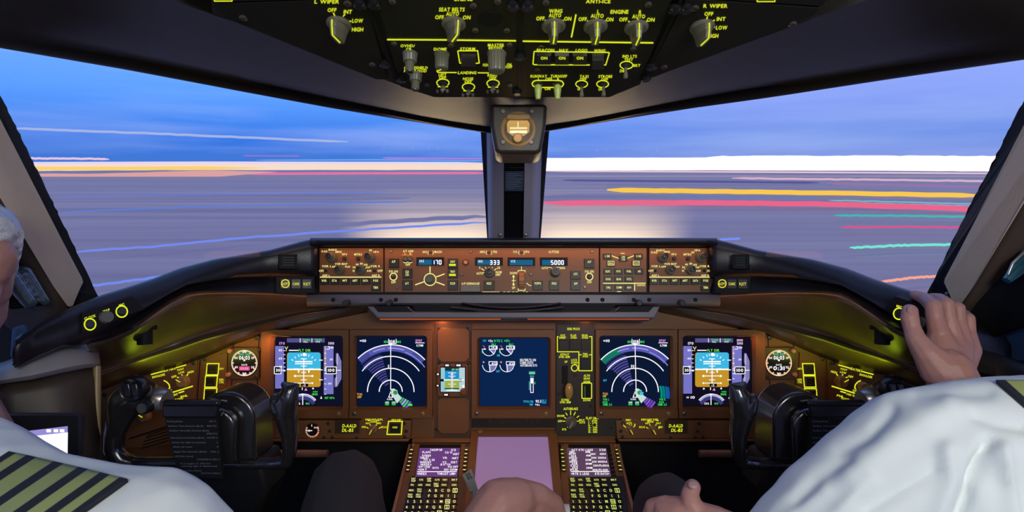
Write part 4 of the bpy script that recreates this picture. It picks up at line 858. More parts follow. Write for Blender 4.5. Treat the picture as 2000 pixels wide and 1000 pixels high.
# ------------------------------------------------------------------ main instrument panel
MP = MIPP; S = Plane(MIPP.at(0, 0, .004), RGT, UPV)
WH = glow(250, 248, 255, 1.1); GR = glow(70, 235, 90); CY = glow(60, 200, 235); MG = glow(245, 150, 235); AM = glow(250, 190, 60); LV = glow(118, 116, 196); NV = glow(14, 20, 48)
ip = thing('instrument_panel', 'wide brown main instrument panel behind the displays and yokes', 'instrument panel', MP.p(1003, 860))
mb = MB(); mb.slab(MP, [(150, 770), (190, 757), (280, 728), (350, 708), (400, 688), (460, 664), (520, 642), (600, 620), (700, 596), (1306, 596), (1406, 620), (1486, 642), (1546, 664), (1606, 688), (1656, 708), (1726, 728), (1816, 757), (1856, 770), (1856, 1010), (1535, 1000), (1535, 858), (471, 858), (471, 1000), (150, 1010)], -.08, -.004, 'mip'); mb.build('panel_board', ip, smooth=0)
mb = MB(); mb.box(pz(1003, 930, 1.33), RGT * .80, UPV * .18, FWD * .01, 'black'); mb.box(pz(1003, 950, 1.42), RGT * .80, UPV * .2, FWD * .01, 'black'); mb.build('footwell_back', ip, smooth=0)
for s in (0, 1):
    f = (lambda x: 2006 - x) if s else (lambda x: x)
    # seams and screws
    mb = MB()
    for pts in (((455, 664), (448, 812)), ((390, 693), (382, 800)), ((505, 650), (497, 858))): mb.line(MP, [(f(a), b_) for a, b_ in pts], 2, -.0035, 'black')
    mb.build('seam', ip, smooth=0)
    for x, y in ((512, 656), (378, 708), (400, 701), (503, 798), (201, 770), (210, 850), (502, 660)): screw(MP, f(x), y, ip, .0055, 'knobd')
    mb = MB()   # lower lip shelf of the board
    mb.slab(MP, [(f(500), 818), (f(805), 818), (f(803), 853), (f(500), 853)], -.03, .014, 'mip'); mb.slab(MP, [(f(500), 853), (f(803), 853), (f(800), 858), (f(500), 858)], -.03, .018, 'bezel'); o = mb.build('lower_shelf', ip, bevel=.002)
    for x, y in ((645, 823), (648, 838), (653, 850), (637, 850), (792, 823), (796, 838), (793, 849), (700, 851), (520, 822)): screw(MP, f(x), y, ip, .0042, 'knobd').location = MP.N * .014
def bez(x0, y0, x1, y1, th, sx0, sy0, sx1, sy1, m='bezel', h=.012):
    """picture-frame bezel with rounded opening"""
    out = rrect(x0, y0, x1, y1, 2.5, 4); inn = rrect(sx0 - 5, sy0 - 4, sx1 + 5, sy1 + 4, 7, 4); inn2 = rrect(sx0 - 1, sy0 - 1, sx1 + 1, sy1 + 1, 4, 4)
    mb = MB(); n = len(out)
    rings = [[MP.p(*p, n=-.004) for p in out], [MP.p(*p, n=h) for p in out], [MP.p(*p, n=h) for p in inn], [MP.p(*p, n=.001) for p in inn2]]
    for a, b_ in zip(rings, rings[1:]):
        mb.add(a + b_, [(i, n + i, n + (i + 1) % n, (i + 1) % n) for i in range(n)], m)
    mb.slab(MP, [(x0, y1 - 17), (x1, y1 - 17), (x1, y1), (x0, y1)], h - .002, h + .004, m)
    mb.build('bezel', th, smooth=30)
    for x in (x0 + 10, x1 - 18):
        m2 = MB(); m2.lathe(MP.p(x, y1 - 9, h + .003), MP.N, MP.U, [(.005, 0), (.005, .003), (.003, .004)], 'screw' if x < (x0 + x1) / 2 else 'lens', seg=14); m2.build('fastener', th)
DSP_ = {}
def display(name, label, bx, sx, draw):
    th = thing(name, label, 'display', MP.p((bx[0] + bx[2]) / 2, bx[3])); bez(*bx, th, *sx)
    mb = MB(); mb.slab(MP, rrect(*sx, 2.5), -.003, .0016, 'blackg'); mb.poly(S, rrect(sx[0], sx[1], sx[2], sx[3], 2.5), -.0018, draw.bg if hasattr(draw, 'bg') else glow(10, 20, 44))
    draw(mb, th); mb.build('screen', th, smooth=0); return th
def clipline(mb, pts, w, n, m, box):
    seg = []
    for a in pts:
        if box[0] <= a[0] <= box[2] and box[1] <= a[1] <= box[3]: seg.append(a)
        else:
            if len(seg) > 1: mb.line(S, seg, w, n, m)
            seg = []
    if len(seg) > 1: mb.line(S, seg, w, n, m)
def arcpts(cx, cy, r, a0, a1, n=40): return [(cx + r * math.sin(math.radians(a0 + (a1 - a0) * i / n)), cy - r * math.cos(math.radians(a0 + (a1 - a0) * i / n))) for i in range(n + 1)]
Z0 = -.0012; 
def band(mb, cx, cy, r0, r1, a0, a1, n, m, box=None, seg=None):
    seg = seg or max(2, int(abs(a1 - a0) / 3))
    for i in range(seg):
        t0, t1 = a0 + (a1 - a0) * i / seg, a0 + (a1 - a0) * (i + 1) / seg
        q = [arcpts(cx, cy, r, t0, t1, 1) for r in (r0, r1)]; p = [q[0][0], q[0][1], q[1][1], q[1][0]]
        if box: p = [(min(max(a, box[0]), box[2]), min(max(b_, box[1]), box[3])) for a, b_ in p]
        if box and area2(p) == 0: continue
        mb.add([S.p(a, b_, n) for a, b_ in p], [(0, 1, 2, 3)], m)
def pfd(dx, right):
    def f(mb, th):
        X = lambda x: x + dx; t = lambda s_, x, y, h, c, w=None, al='c': mb.text(S, X(x), y, s_, h, c, w=w, n=.0004, al=al)
        r = lambda x0, y0, x1, y1, c, n=Z0: mb.rect(S, X(x0), y0, X(x1), y1, n, c); l = lambda pts, w, c, n=Z0 + .0004: mb.line(S, [(X(a), b_) for a, b_ in pts], w, n, c)
        r(560, 661, 634, 669, glow(84, 82, 130)); l([(586, 661), (586, 669)], 1.2, WH); l([(609, 661), (609, 669)], 1.2, WH)
        t('TO/GA', 598, 663.6, 3.6, GR, 14); t('TO/GA', 622, 663.6, 3.6, GR, 13); t('ROLL', 597, 667.6, 2.6, WH, 8); t('PITCH', 621, 667.6, 2.6, WH, 8)
        t('170', 551, 670.5, 4.8, MG if not right else WH, 10.5); t('5000', 647, 670.5, 4.8, glow(245, 215, 250), 11.5)
        if right: t('1500', 647, 664.5, 4.2, glow(245, 215, 250), 11.5)
        r(537, 676, 554, 759 if not right else 769, LV); 
        for i in range(6): l([(553, 685 + i * 8), (557, 685 + i * 8)], 1.1, WH)
        for i, q in enumerate(('80', '60', '40')): t(q, 548, 684 + i * 16, 3.8, WH, 6.5)
        l([(556, 677), (559, 682), (562, 677)], 1.3, glow(235, 240, 160)); l([(559, 682), (559, 686)], 1.3, AM)
        mb.slab(S, [(X(536), 716), (X(549), 716), (X(549), 730), (X(536), 730)], .0, .0003, 'blackg'); l([(536, 716), (549, 716), (549, 730), (536, 730)], 1.4, WH, .0006); l([(536, 716), (536, 730)], 1.4, WH, .0006); t('30', 543, 723, 5.5, WH, 8); l([(549, 723), (558, 723)], 1.4, WH, .0006)
        t('FLT DIR', 595, 684.3, 4.6, glow(120, 240, 90), 24); l([(564, 684.5), (582, 684.5)], 2, WH)
        pts = rrect(X(560), 688.5, X(626), 756, 5); cyan = [p for p in pts]
        mb.poly(S, pts, Z0, glow(196, 148, 40)); mb.poly(S, [(X(560), 722)] + [p for p in rrect(X(561), 688.5, X(626), 756, 5) if p[1] < 715][::1][:0] + [(X(561.5), 693), (X(563), 690), (X(566), 688.5), (X(621), 688.5), (X(625), 690), (X(626), 693), (X(626), 722)], Z0 + .0002, glow(62, 184, 226))
        l([(560, 721.5), (626, 721.5)], 3, glow(255, 252, 240))
        for y, w_, hh in ((701, 12, 1.6), (706.5, 34, 2.6), (710.5, 34, 2), (715, 12, 1.4), (727.5, 10, 1.4), (734.5, 30, 1.5), (742, 12, 1.4), (748.5, 30, 1.4)): l([(593 - w_ / 2, y), (593 + w_ / 2, y)], hh, WH)
        l([(593, 700), (593, 755)], 1.8, WH); l([(574, 721), (583, 721), (583, 728)], 2.6, WH); l([(612, 721), (603, 721), (603, 728)], 2.6, WH)
        for x in (576, 610): mb.disc(S, X(x), 734.5, 2.2, Z0 + .0006, WH, seg=10)
        for x in (576, 610): mb.disc(S, X(x), 748.5, 1.8, Z0 + .0006, WH, seg=10)
        for a in (-50, -35, -20, -10, 10, 20, 35, 50):
            p = arcpts(593, 722, 31, a, a, 1)[0]; q = arcpts(593, 722, 27, a, a, 1)[0]; l([p, q], 1.5, WH)
        mb.disc(S, X(594), 692.5, 3.4, Z0 + .0006, WH, seg=10); mb.slab(S, [(X(588), 749), (X(602), 749), (X(602), 755), (X(588), 755)], 0, .0004, 'blackg'); t('-2', 594, 752, 4.5, WH, 6)
        mb.poly(S, [(X(597), 758), (X(594), 763), (X(600), 763)], Z0, MG); l([(590, 757), (590, 762)], 1.5, WH)
        mb.disc(S, X(577), 759.5, 1.8, Z0, WH, seg=8); mb.disc(S, X(611), 759, 1.8, Z0, WH, seg=8)
        for y in (703.5, 722.5, 742): l([(623, y), (630, y)], 1.6, WH)
        t('RADIO', 616, 765, 3, GR, 9); t('1000', 615, 770, 4, GR, 11)
        r(632, 676, 651, 770, LV); l([(635, 676), (635, 722)], 1.2, AM)
        for i in range(9): l([(633, 690 + i * 10), (637, 690 + i * 10)], 1.1, WH)
        l([(640, 677), (643, 677), (643, 682), (637, 682)], 1.1, WH); t('400', 648, 679, 3.6, WH, 7); t('200', 647, 702, 3.4, WH, 6); t('200', 644, 749, 3.4, WH, 7)
        mb.slab(S, [(X(637), 716.5), (X(657), 716.5), (X(657), 730), (X(637), 730)], 0, .0003, 'blackg'); l([(637, 716.5), (657, 716.5), (657, 730), (637, 730), (637, 716.5)], 1.4, WH, .0006); t('100', 647, 723, 6, WH, 13)
        l([(657, 723), (666, 723)], 1.2, WH, .0006); l([(633, 723), (637, 723)], 1.4, WH, .0006)
        mb.poly(S, [(X(656), 690), (X(660), 690), (X(666.5), 706), (X(666.5), 740), (X(658), 756), (X(653), 756), (X(653), 740), (X(657), 735), (X(657), 712), (X(655.5), 706)], Z0, glow(128, 124, 180))
        for k in range(7): l([(657.5, 693 + k * 3), (659.5, 693 + k * 3)], 1.2, WH); l([(656, 734 + k * 3), (658, 734 + k * 3)], 1.2, WH)
        t('1017 HPA' if not right else '', 644 if not right else 640, 777, 4, GR, 19 if not right else 1); mb.poly(S, [(X(627), 774), (X(625), 779), (X(629), 779)], Z0, WH)
        band(mb, X(592), 801, 27, 32, -52, 52, Z0, glow(176, 176, 214)); band(mb, X(592), 801, 20, 27, -60, 60, Z0, glow(60, 58, 120)); mb.arc(S, X(592), 801, 31.6, -52, 52, .9, Z0 + .0004, WH)
        l([(591, 770), (591, 791)], 1.6, WH); l([(588, 770), (594, 770)], 2, WH); t('MAG', 601, 788, 3.6, GR, 7); t('332', 582, 788, 3.6, WH, 9)
        if right: t('10', 555, 776, 4.8, WH, 8); t('GS', 545, 776, 3.2, WH, 5)
    return f
class Dr:
    def __init__(s, f, bg): s.f = f; s.bg = bg
    def __call__(s, *a): s.f(*a)
display('primary_flight_display', 'bright attitude display with blue sky and brown ground, behind the left yoke', (515, 643, 684, 813), (537, 658, 668, 793), Dr(pfd(0, 0), glow(16, 17, 38)))
display('primary_flight_display', 'bright attitude display with blue sky and brown ground, behind the right yoke', (1322, 643, 1490, 813), (1335, 658, 1467, 793), Dr(pfd(798, 1), glow(17, 14, 32)))
def navd(dx, right):
    def f(mb, th):
        X = lambda x: x + dx; cx, cy = 763 + dx + (2 if right else 0), 764; box = (X(698), 658, X(830.5), 792)
        t = lambda s_, x, y, h, c, w=None: mb.text(S, X(x), y, s_, h, c, w=w, n=.0006)
        if right: cx = X(765)
        cols = [(-62, -30, glow(70, 74, 150)), (-30, 30, glow(88, 88, 172)), (30, 62, glow(70, 74, 150))] if not right else [(-62, -20, glow(20, 120, 96)), (-20, 30, glow(92, 88, 178)), (30, 62, glow(84, 82, 170))]
        def cb(r0, r1, a0, a1, n, m):
            for i in range(24):
                t0, t1 = a0 + (a1 - a0) * i / 24, a0 + (a1 - a0) * (i + 1) / 24
                p = [arcpts(cx, cy, r, q, q, 1)[0] for q, r in ((t0, r0), (t1, r0), (t1, r1), (t0, r1))]
                if all(box[0] <= a <= box[2] for a, _ in p): mb.add([S.p(a, b_, n) for a, b_ in p], [(0, 1, 2, 3)], m)
        for a0, a1, m in cols: cb(78, 90, a0, a1, Z0, m)
        cb(83, 85, -24, -8, Z0 + .0002, glow(150, 160, 225)); cb(83, 85, -4, 18, Z0 + .0002, glow(160, 165, 230)); cb(80, 82, 20, 55, Z0 + .0002, glow(140, 140, 215))
        clipline(mb, arcpts(cx, cy, 90.5, -50, 50, 80), 1.9, Z0 + .0004, WH, box)
        for r, a in ((68, 55), (45.5, 91), (22.5, 91)): mb.line(S, arcpts(cx, cy + (1 if r < 60 else 0), r, -a, a, 44), 1.9, Z0 + .0004, WH)
        for r in range(14, 78, 5):
            if r < 72: cb(r, r + 2.6, -47 if r < 60 else -50, -14, Z0 + .0001, glow(72, 70, 140) if not right else glow(86, 80, 160))
        for r in (66, 71, 76): cb(r, r + 2.6, -48, -16, Z0 + .0001, glow(44, 50, 104))
        mb.poly(S, [(cx + 0, cy - 4), (cx + 6, cy - 5), (cx + 13, cy - 1), (cx + 14, cy + 5), (cx + 22, cy + 14), (cx + 12, cy + 24), (cx + 4, cy + 10)], Z0 + .0001, glow(200, 222, 216)); mb.disc(S, cx + 9, cy + 3, 4.5, Z0 + .0002, glow(40, 150, 90), seg=10)
        for k, r in enumerate((22, 27, 32, 37, 42)):
            cb(r, r + 3.6, 118, 142, Z0 + .0001, [glow(70, 200, 130), glow(60, 180, 120), glow(180, 160, 230), glow(70, 200, 130), glow(120, 90, 200)][k] if not right else [glow(180, 215, 220), glow(120, 80, 200), glow(140, 90, 210), glow(110, 70, 190), glow(130, 80, 200)][k])
        mb.line(S, [(cx, 675), (cx + (2 if right else 0), 762)], 1.5, Z0 + .0005, WH)
        mb.line(S, [(cx, 765), (cx - 4, 776), (cx + 4, 776)], 1.5, Z0 + .0006, WH, closed=True); t('0.0NL', 761.5, 779.5, 3.4, WH, 11)
        t('=10', 709, 665.5, 5, WH, 12.5); t('HDG', 754, 667.5, 4.4, GR, 8); t('MAG', 779, 667.5, 4.4, GR, 8); t('108', 766, 667, 5.8, WH, 11)
        mb.line(S, [(X(759), 662), (X(759), 671), (X(773.5), 671), (X(773.5), 662)], 1.2, Z0 + .0004, WH); mb.poly(S, [(cx - 4, 671.5), (cx + 4, 671.5), (cx, 675.5)], Z0 + .0004, WH)
        t('SI707', 818, 665.3, 4.6, MG, 13); mb.line(S, [(X(811), 669.8), (X(829), 669.8)], 1.3, Z0, WH); t('0.7NM', 820, 674.6, 4.4, WH, 13)
        if not right:
            t('5', 759, 715, 5, WH); t('TCAS', 702.5, 770, 4.2, AM, 10); t('OFF', 702, 775.5, 4, AM, 8)
        else:
            t('50', 760, 715, 5, WH, 7); t('WPT', 706, 743, 4, CY, 7); t('TCAS', 706.5, 769, 4.2, AM, 10); t('OFF', 705, 774, 4, AM, 7)
            for s_, x, y, w in (('VOR L', 708, 780, 12), ('SCH', 706, 785.3, 9), ('DME 2.5', 711, 790, 17), ('VOR R', 818, 780, 12), ('SCH', 816, 785.3, 9), ('DME 2.5', 818, 790, 17)): t(s_, x, y, 4, GR, w)
            for k, (r0, c) in enumerate(((52, glow(0, 150, 130)), (57, glow(0, 132, 120)), (62, glow(20, 90, 150)), (66, glow(24, 80, 170)))):
                mb.line(S, arcpts(X(765), 772, r0, 70 + k * 2, 96, 10), 4, Z0 + .0002, c)
            mb.poly(S, [(X(775), 766), (X(782), 766), (X(780), 772), (X(774), 772)], Z0 + .0003, CY)
        for x in (756, 769): mb.rect(S, X(x) - 4, 784, X(x) + 4, 791, Z0 + .0002, glow(40, 150, 70)); t('LOW', x, 786, 3, WH, 7); t('1.00', x, 790, 3, GR, 7)
        if not right: mb.rect(S, X(797), 789, X(805), 793, Z0 + .0002, GR)
    return f
display('navigation_display', 'square dark blue map display with white range arcs, left of the standby display', (686, 643, 846, 813), (697.5, 658, 831, 793.5), Dr(navd(0, 0), glow(8, 22, 52)))
display('navigation_display', 'square dark blue map display with white and green arcs, right of the gear lever', (1162, 643, 1320, 813), (1173.5, 658, 1307, 793.5), Dr(navd(475.5, 1), glow(12, 24, 50)))
def eic(mb, th):
    t = lambda s_, x, y, h, c, w=None: mb.text(S, x, y, s_, h, c, w=w, n=.0006)
    t('TAT', 946.5, 665.5, 4, CY, 7); t('+2c', 958, 665.5, 4.6, WH, 9); t('D-TO 2', 973, 665.5, 4.6, GR, 16); t('+47c', 990, 665.5, 4.6, GR, 11)
    for x in (955, 989):
        t('86.1', x + 9, 672.5, 4, GR, 8); mb.line(S, arcpts(x, 682, 13, 95, 275, 24), 1.2, Z0 + .0002, WH); mb.poly(S, [(x, 682), (x + 12.5, 683), (x + 10, 692)], Z0 + .0001, glow(120, 118, 180))
        mb.line(S, [(x, 682), (x + 10, 692)], 1.4, Z0 + .0003, WH); mb.line(S, [(x + .5, 682), (x + .5, 676), (x + 16, 676), (x + 16, 682), (x + .5, 682)], 1.3, Z0 + .0004, WH); t('29.8', x + 10, 679.2, 4.6, WH, 11)
        mb.line(S, [(x - 11, 682), (x - 6, 682)], 2, Z0 + .0002, WH); mb.line(S, [(x - 12, 675), (x - 9, 677), (x - 9, 681)], 1.2, Z0 + .0002, glow(240, 90, 70)); t('Y', x - 13, 688, 4, GR)
        mb.line(S, arcpts(x + 1, 713, 13.5, 90, 270, 24), 1.2, Z0 + .0002, WH); mb.poly(S, [(x + 1, 713)] + arcpts(x + 1, 713, 12.5, 90, 178, 8), Z0 + .0001, glow(120, 118, 180)); mb.line(S, [(x + 1, 713), (x + 2, 726)], 1.6, Z0 + .0003, WH)
        mb.line(S, [(x, 713), (x, 706.5), (x + 16, 706.5), (x + 16, 713), (x, 713)], 1.3, Z0 + .0004, WH); t('421', x + 10, 710, 4.6, WH, 10); mb.disc(S, x - 10.5, 707.5, 1.8, Z0, glow(245, 150, 120), seg=8)
    t('N1', 973.5, 694, 4, CY, 5); t('EGT', 973, 725, 4, CY, 7)
    t('SEATBELTS ON', 1031, 703, 4.6, WH, 31); t('CABIN AUTO', 1028.5, 708.3, 4.4, WH, 26); t('AUTOBRAKE RTO', 1032.5, 713.5, 4.4, WH, 33)
    mb.rect(S, 1033, 725.5, 1045.5, 731.5, Z0, glow(60, 150, 110)); t('DOWN', 1039, 728.6, 4, glow(190, 240, 200), 10); t('GEAR', 1039, 734.6, 3.4, CY, 8)
    mb.line(S, [(1036.5, 739), (1041.5, 739), (1041.5, 767), (1036.5, 767)], 1.3, Z0, WH, closed=True); mb.rect(S, 1037, 740, 1041, 749, Z0 + .0002, WH); t('5', 1044.5, 748, 4, GR); t('FLAPS', 1034, 752, 3, GR, 16, ) if 0 else None
    mb.line(S, [(1034, 745), (1034, 762)], 2, Z0, glow(60, 150, 170)); 
    t('TOTAL FUEL', 1032, 784, 4, CY, 20); t('90.3', 1051.5, 783.5, 5.4, WH, 11); t('LBS X', 1062.5, 782, 3.4, CY, 9); t('1000', 1062.5, 786.3, 3, CY, 8); t('TEMP', 1037.5, 790, 3.8, CY, 7); t('+6c', 1049.5, 790, 4.2, WH, 9)
display('engine_display', 'square dark blue engine display with two pairs of round gauges, panel centre', (922, 643, 1084, 813), (937, 661, 1070.5, 793), Dr(eic, glow(10, 36, 78)))
# standby column ------------------------------------------------------
th = thing('standby_display', 'small standby attitude display with white lit buttons, between two large displays', 'display', MP.p(885, 775))
mb = MB(); mb.slab(MP, rrect(855, 710, 915, 773, 6), -.004, .010, 'bezel'); mb.build('bezel', th, bevel=.0015)
mb = MB(); Q = Plane(MIPP.at(0, 0, .0104), RGT, UPV); R = lambda x0, y0, x1, y1, c, n=.0004: mb.rect(Q, x0, y0, x1, y1, n, c)
R(859.5, 716, 910, 766.5, 'blackg', .0002); R(861, 718, 908, 765, glow(150, 200, 215), .0004); R(869, 724, 897, 741, glow(30, 146, 202), .0006); R(869, 718, 897, 724, glow(18, 50, 60), .0006); R(869, 742, 897, 758, glow(158, 176, 72), .0006); R(862, 740.5, 907, 743, glow(245, 245, 240), .0008)
R(897, 718, 908, 765, glow(182, 210, 216), .0005); R(868, 758, 897, 760, glow(10, 40, 30), .0007)
mb.text(Q, 890, 721.5, '1017 HPA', 3, glow(170, 255, 190), w=15, n=.0009)
for y, w_ in ((728, 16), (731, 6), (734.5, 14), (737, 6), (746, 6), (750, 16), (754, 8)): mb.line(Q, [(883 - w_ / 2, y), (883 + w_ / 2, y)], 1.4, .0009, glow(235, 240, 245))
mb.line(Q, [(883, 726), (883, 758)], 1.8, .0009, glow(245, 225, 225)); mb.poly(Q, [(869, 764), (874, 761), (883, 759.5), (892, 761), (897, 764)], .0008, glow(214, 236, 240))
R(860, 740, 867, 745, 'black', .001); R(897, 740, 902, 741.2, 'black', .001); R(897, 744, 902, 745.2, 'black', .001); R(903, 752, 907, 757, WH, .001)
mb.build('screen', th, smooth=0)
for x0, y0, x1, y1 in ((870, 711.5, 877, 714.8), (891.5, 711.5, 900, 714.8), (868, 769, 875, 772), (853.8, 729, 857.5, 732), (853.5, 751.5, 857, 754)):
    m2 = MB(); m2.slab(Q, [(x0 - 2, y0 - 1), (x1 + 2, y0 - 1), (x1 + 2, y1 + 1), (x0 - 2, y1 + 1)], -.001, .002, 'black'); m2.rect(Q, x0, y0, x1, y1, .0024, glow(250, 235, 240, 1.1)); m2.build('button', th, smooth=0)
m2 = MB(); m2.lathe(Q.p(905.5, 764), Q.N, Q.U, [(.0085, 0), (.0085, .008), (.006, .010)], 'bezel', seg=28, flute=1); m2.build('rotary_knob', th)
for y0, y1, lab, hh in ((640, 706, 'blank brown cover plate with cut corners above the small standby display', .006), (776, 846, 'blank dark brown cover plate under the small standby display', .004)):
    mb = MB(); pts = [(862, y0), (910, y0), (917, y0 + 6), (917, y1 - 8), (909, y1), (863, y1), (855, y1 - 8), (855, y0 + 6)]; mb.slab(MP, pts, -.003, hh, 'mip'); o = tag(mb.build('cover_plate', None, bevel=.001), lab, 'cover plate')
mb = MB(); mb.slab(MP, [(849, 632), (921, 632), (921, 860), (849, 860)], -.0035, -.001, mat('column_brown', (.10, .05, .03), .5)); mb.build('standby_column', ip, smooth=0)
for x, y in ((858, 642), (913, 642), (857, 708), (916, 709), (852, 838), (912, 838)): screw(MP, x, y, ip, .004, 'knobd')
# gear panel ----------------------------------------------------------
th = thing('landing_gear_panel', 'black panel with yellow lettering, landing gear lever and autobrake knob', 'switch panel', MP.p(1122, 850))
GF = Plane(MIPP.at(0, 0, .006), RGT, UPV); mb = MB(); mb.slab(MP, [(1087, 632), (1160, 632), (1160, 812), (1212, 812), (1212, 850), (1085, 850)], -.003, .006, mat('gear_panel_black', (.035, .028, .022), .5))
t = lambda s_, x, y, h, w=None: mb.text(GF, x, y, s_, h, G, w=w, n=.0005)
t('GND PROX', 1120, 642.3, 4.6, 25); t('G/S', 1099, 655, 4.2, 9); t('INHIBIT', 1099, 659.5, 3.8, 13); t('FLAP', 1120, 655, 4.2, 11); t('OVRD', 1120.5, 659.5, 4, 12); t('GEAR', 1142, 655, 4.2, 12); t('OVRD', 1142.5, 659.5, 4, 12)
mb.line(GF, [(1091, 657.5), (1088.5, 657.5), (1088.5, 687), (1130.5, 687), (1130.5, 724), (1156, 724), (1156, 657.5), (1150, 657.5)], 1.7, .0005, G); mb.line(GF, [(1131, 693), (1136, 693)], 1.5, .0005, G); mb.line(GF, [(1150, 693), (1155, 693)], 1.5, .0005, G)
t('TERR', 1143, 691.5, 3.8, 10); t('OVRD', 1143, 696, 3.8, 11); t('RETRACT', 1103, 692.3, 4.2, 17); t('270K-.82M', 1102, 697, 4, 21); t('UP', 1105.5, 706.5, 4, 5.5); t('LOCK', 1121.5, 703, 4.2, 12); t('OVRD', 1122, 708.3, 4.2, 13); ringed(mb, GF, 1122.3, 718.5, 6.3, 1.8, G)
t('ALTN', 1146, 733.5, 4.2, 12); t('GEAR', 1146, 739, 4.2, 12.5); t('NORM', 1146, 745.3, 3.8, 12.5); mb.line(GF, rrect(1136.5, 748, 1155.5, 778, 1.5), 1.7, .0005, G, closed=True); t('DOWN', 1146, 781.5, 4, 14)
t('EXTEND', 1104, 781, 4.2, 15); t('270K-.82M', 1104, 785.5, 4, 21); t('AUTOBRAKE', 1114.5, 798.3, 4.8, 28)
for a, b_ in (((1105, 806), (1108, 811)), ((1114.5, 802), (1114.5, 810.5)), ((1124, 804.5), (1120.5, 811)), ((1131, 812), (1126.5, 815.5)), ((1102, 815), (1105.5, 817)), ((1098.5, 822.5), (1104, 822.5)), ((1131, 822.5), (1126, 822.5)), ((1108, 834.5), (1110.5, 831))): mb.line(GF, [a, b_], 1.5, .0005, G)
t('DISARM', 1095, 812, 3.8, 14); t('OFF', 1093.5, 822.5, 4, 8); t('RTO', 1102, 838.5, 4, 8); t('MAX', 1136.5, 820.3, 3.8, 10.5); t('AUTO', 1137, 825, 3.8, 11.5); t('FLAP LIMIT', 1157, 816.5, 4.8, 25)
for i, s_ in enumerate(('1 - 265K', '5 - 245K', '15 - 230K', '20 - 225K', '25 - 200K', '30 - 180K')): t(s_, 1158, 821.6 + i * 4.4, 3.4, 18)
mb.slab(GF, [(1097, 714), (1109, 714), (1109, 750), (1097, 750)], -.001, .0006, 'black'); mb.build('faceplate', th, smooth=0)
key(GF, 1091, 664, 1111, 684, th, None, h=.004); key(GF, 1112, 663, 1132, 684, th, None, h=.004); key(GF, 1134.5, 663, 1153.5, 684, th, None, h=.004); key(GF, 1134, 700, 1153, 721.5, th, None, h=.004)
mb = MB(); mb.slab(GF, [(1139, 751), (1153, 751), (1153, 776), (1139, 776)], 0, .002, 'black'); mb.slab(GF, [(1140.5, 753), (1143, 753), (1143, 775), (1140.5, 775)], .002, .006, mat('guard_green', (.08, .2, .06), .4)); mb.build('guarded_switch', th)
mb = MB(); O = GF.p(1108, 762); mb.tube([O, O + GF.N * .03 + GF.V * .004], .004, 'knobd'); mb.build('gear_lever', th)
mb = MB(); O = GF.p(1108.5, 757, .032)
for k in range(9):
    a = k / 8; z = (a - .5) * .036; r = .0095 * math.sqrt(max(.05, 1 - (2 * a - 1) ** 2 * .8))
    if k == 0: pr = []
    pr.append((r, z))
mb.lathe(O, GF.V * -1, GF.U, pr, mat('gear_wheel_amber', (.42, .26, .06), .25), seg=20, flute=1, fd=.1); mb.build('gear_lever_wheel', th)
selector(GF, 1115.5, 823.5, th, .0140, .018, 210, m='knob', lc=mat('pointer_grey', (.6, .5, .3), .4))
for x, y in ((1091, 768), (1122, 731), (1152, 791), (1192, 833), (1160, 828)): screw(MP, x, y, th, .004, 'knobd').location = MP.N * .006
mb = MB(); mb.slab(MP, [(922, 815), (1084, 815), (1086, 834), (922, 834)], -.003, .004, mat('name_strip_black', (.03, .02, .016), .4)); mb.text(Plane(MIPP.at(0, 0, .004), RGT, UPV), 1004, 823, 'BOEING 777', 8, mat('embossed_letter', (.075, .045, .03), .25), w=100, n=.001); tag(mb.build('name_strip', None, smooth=0), 'dark strip with faint raised letters under the engine display', 'name plate')
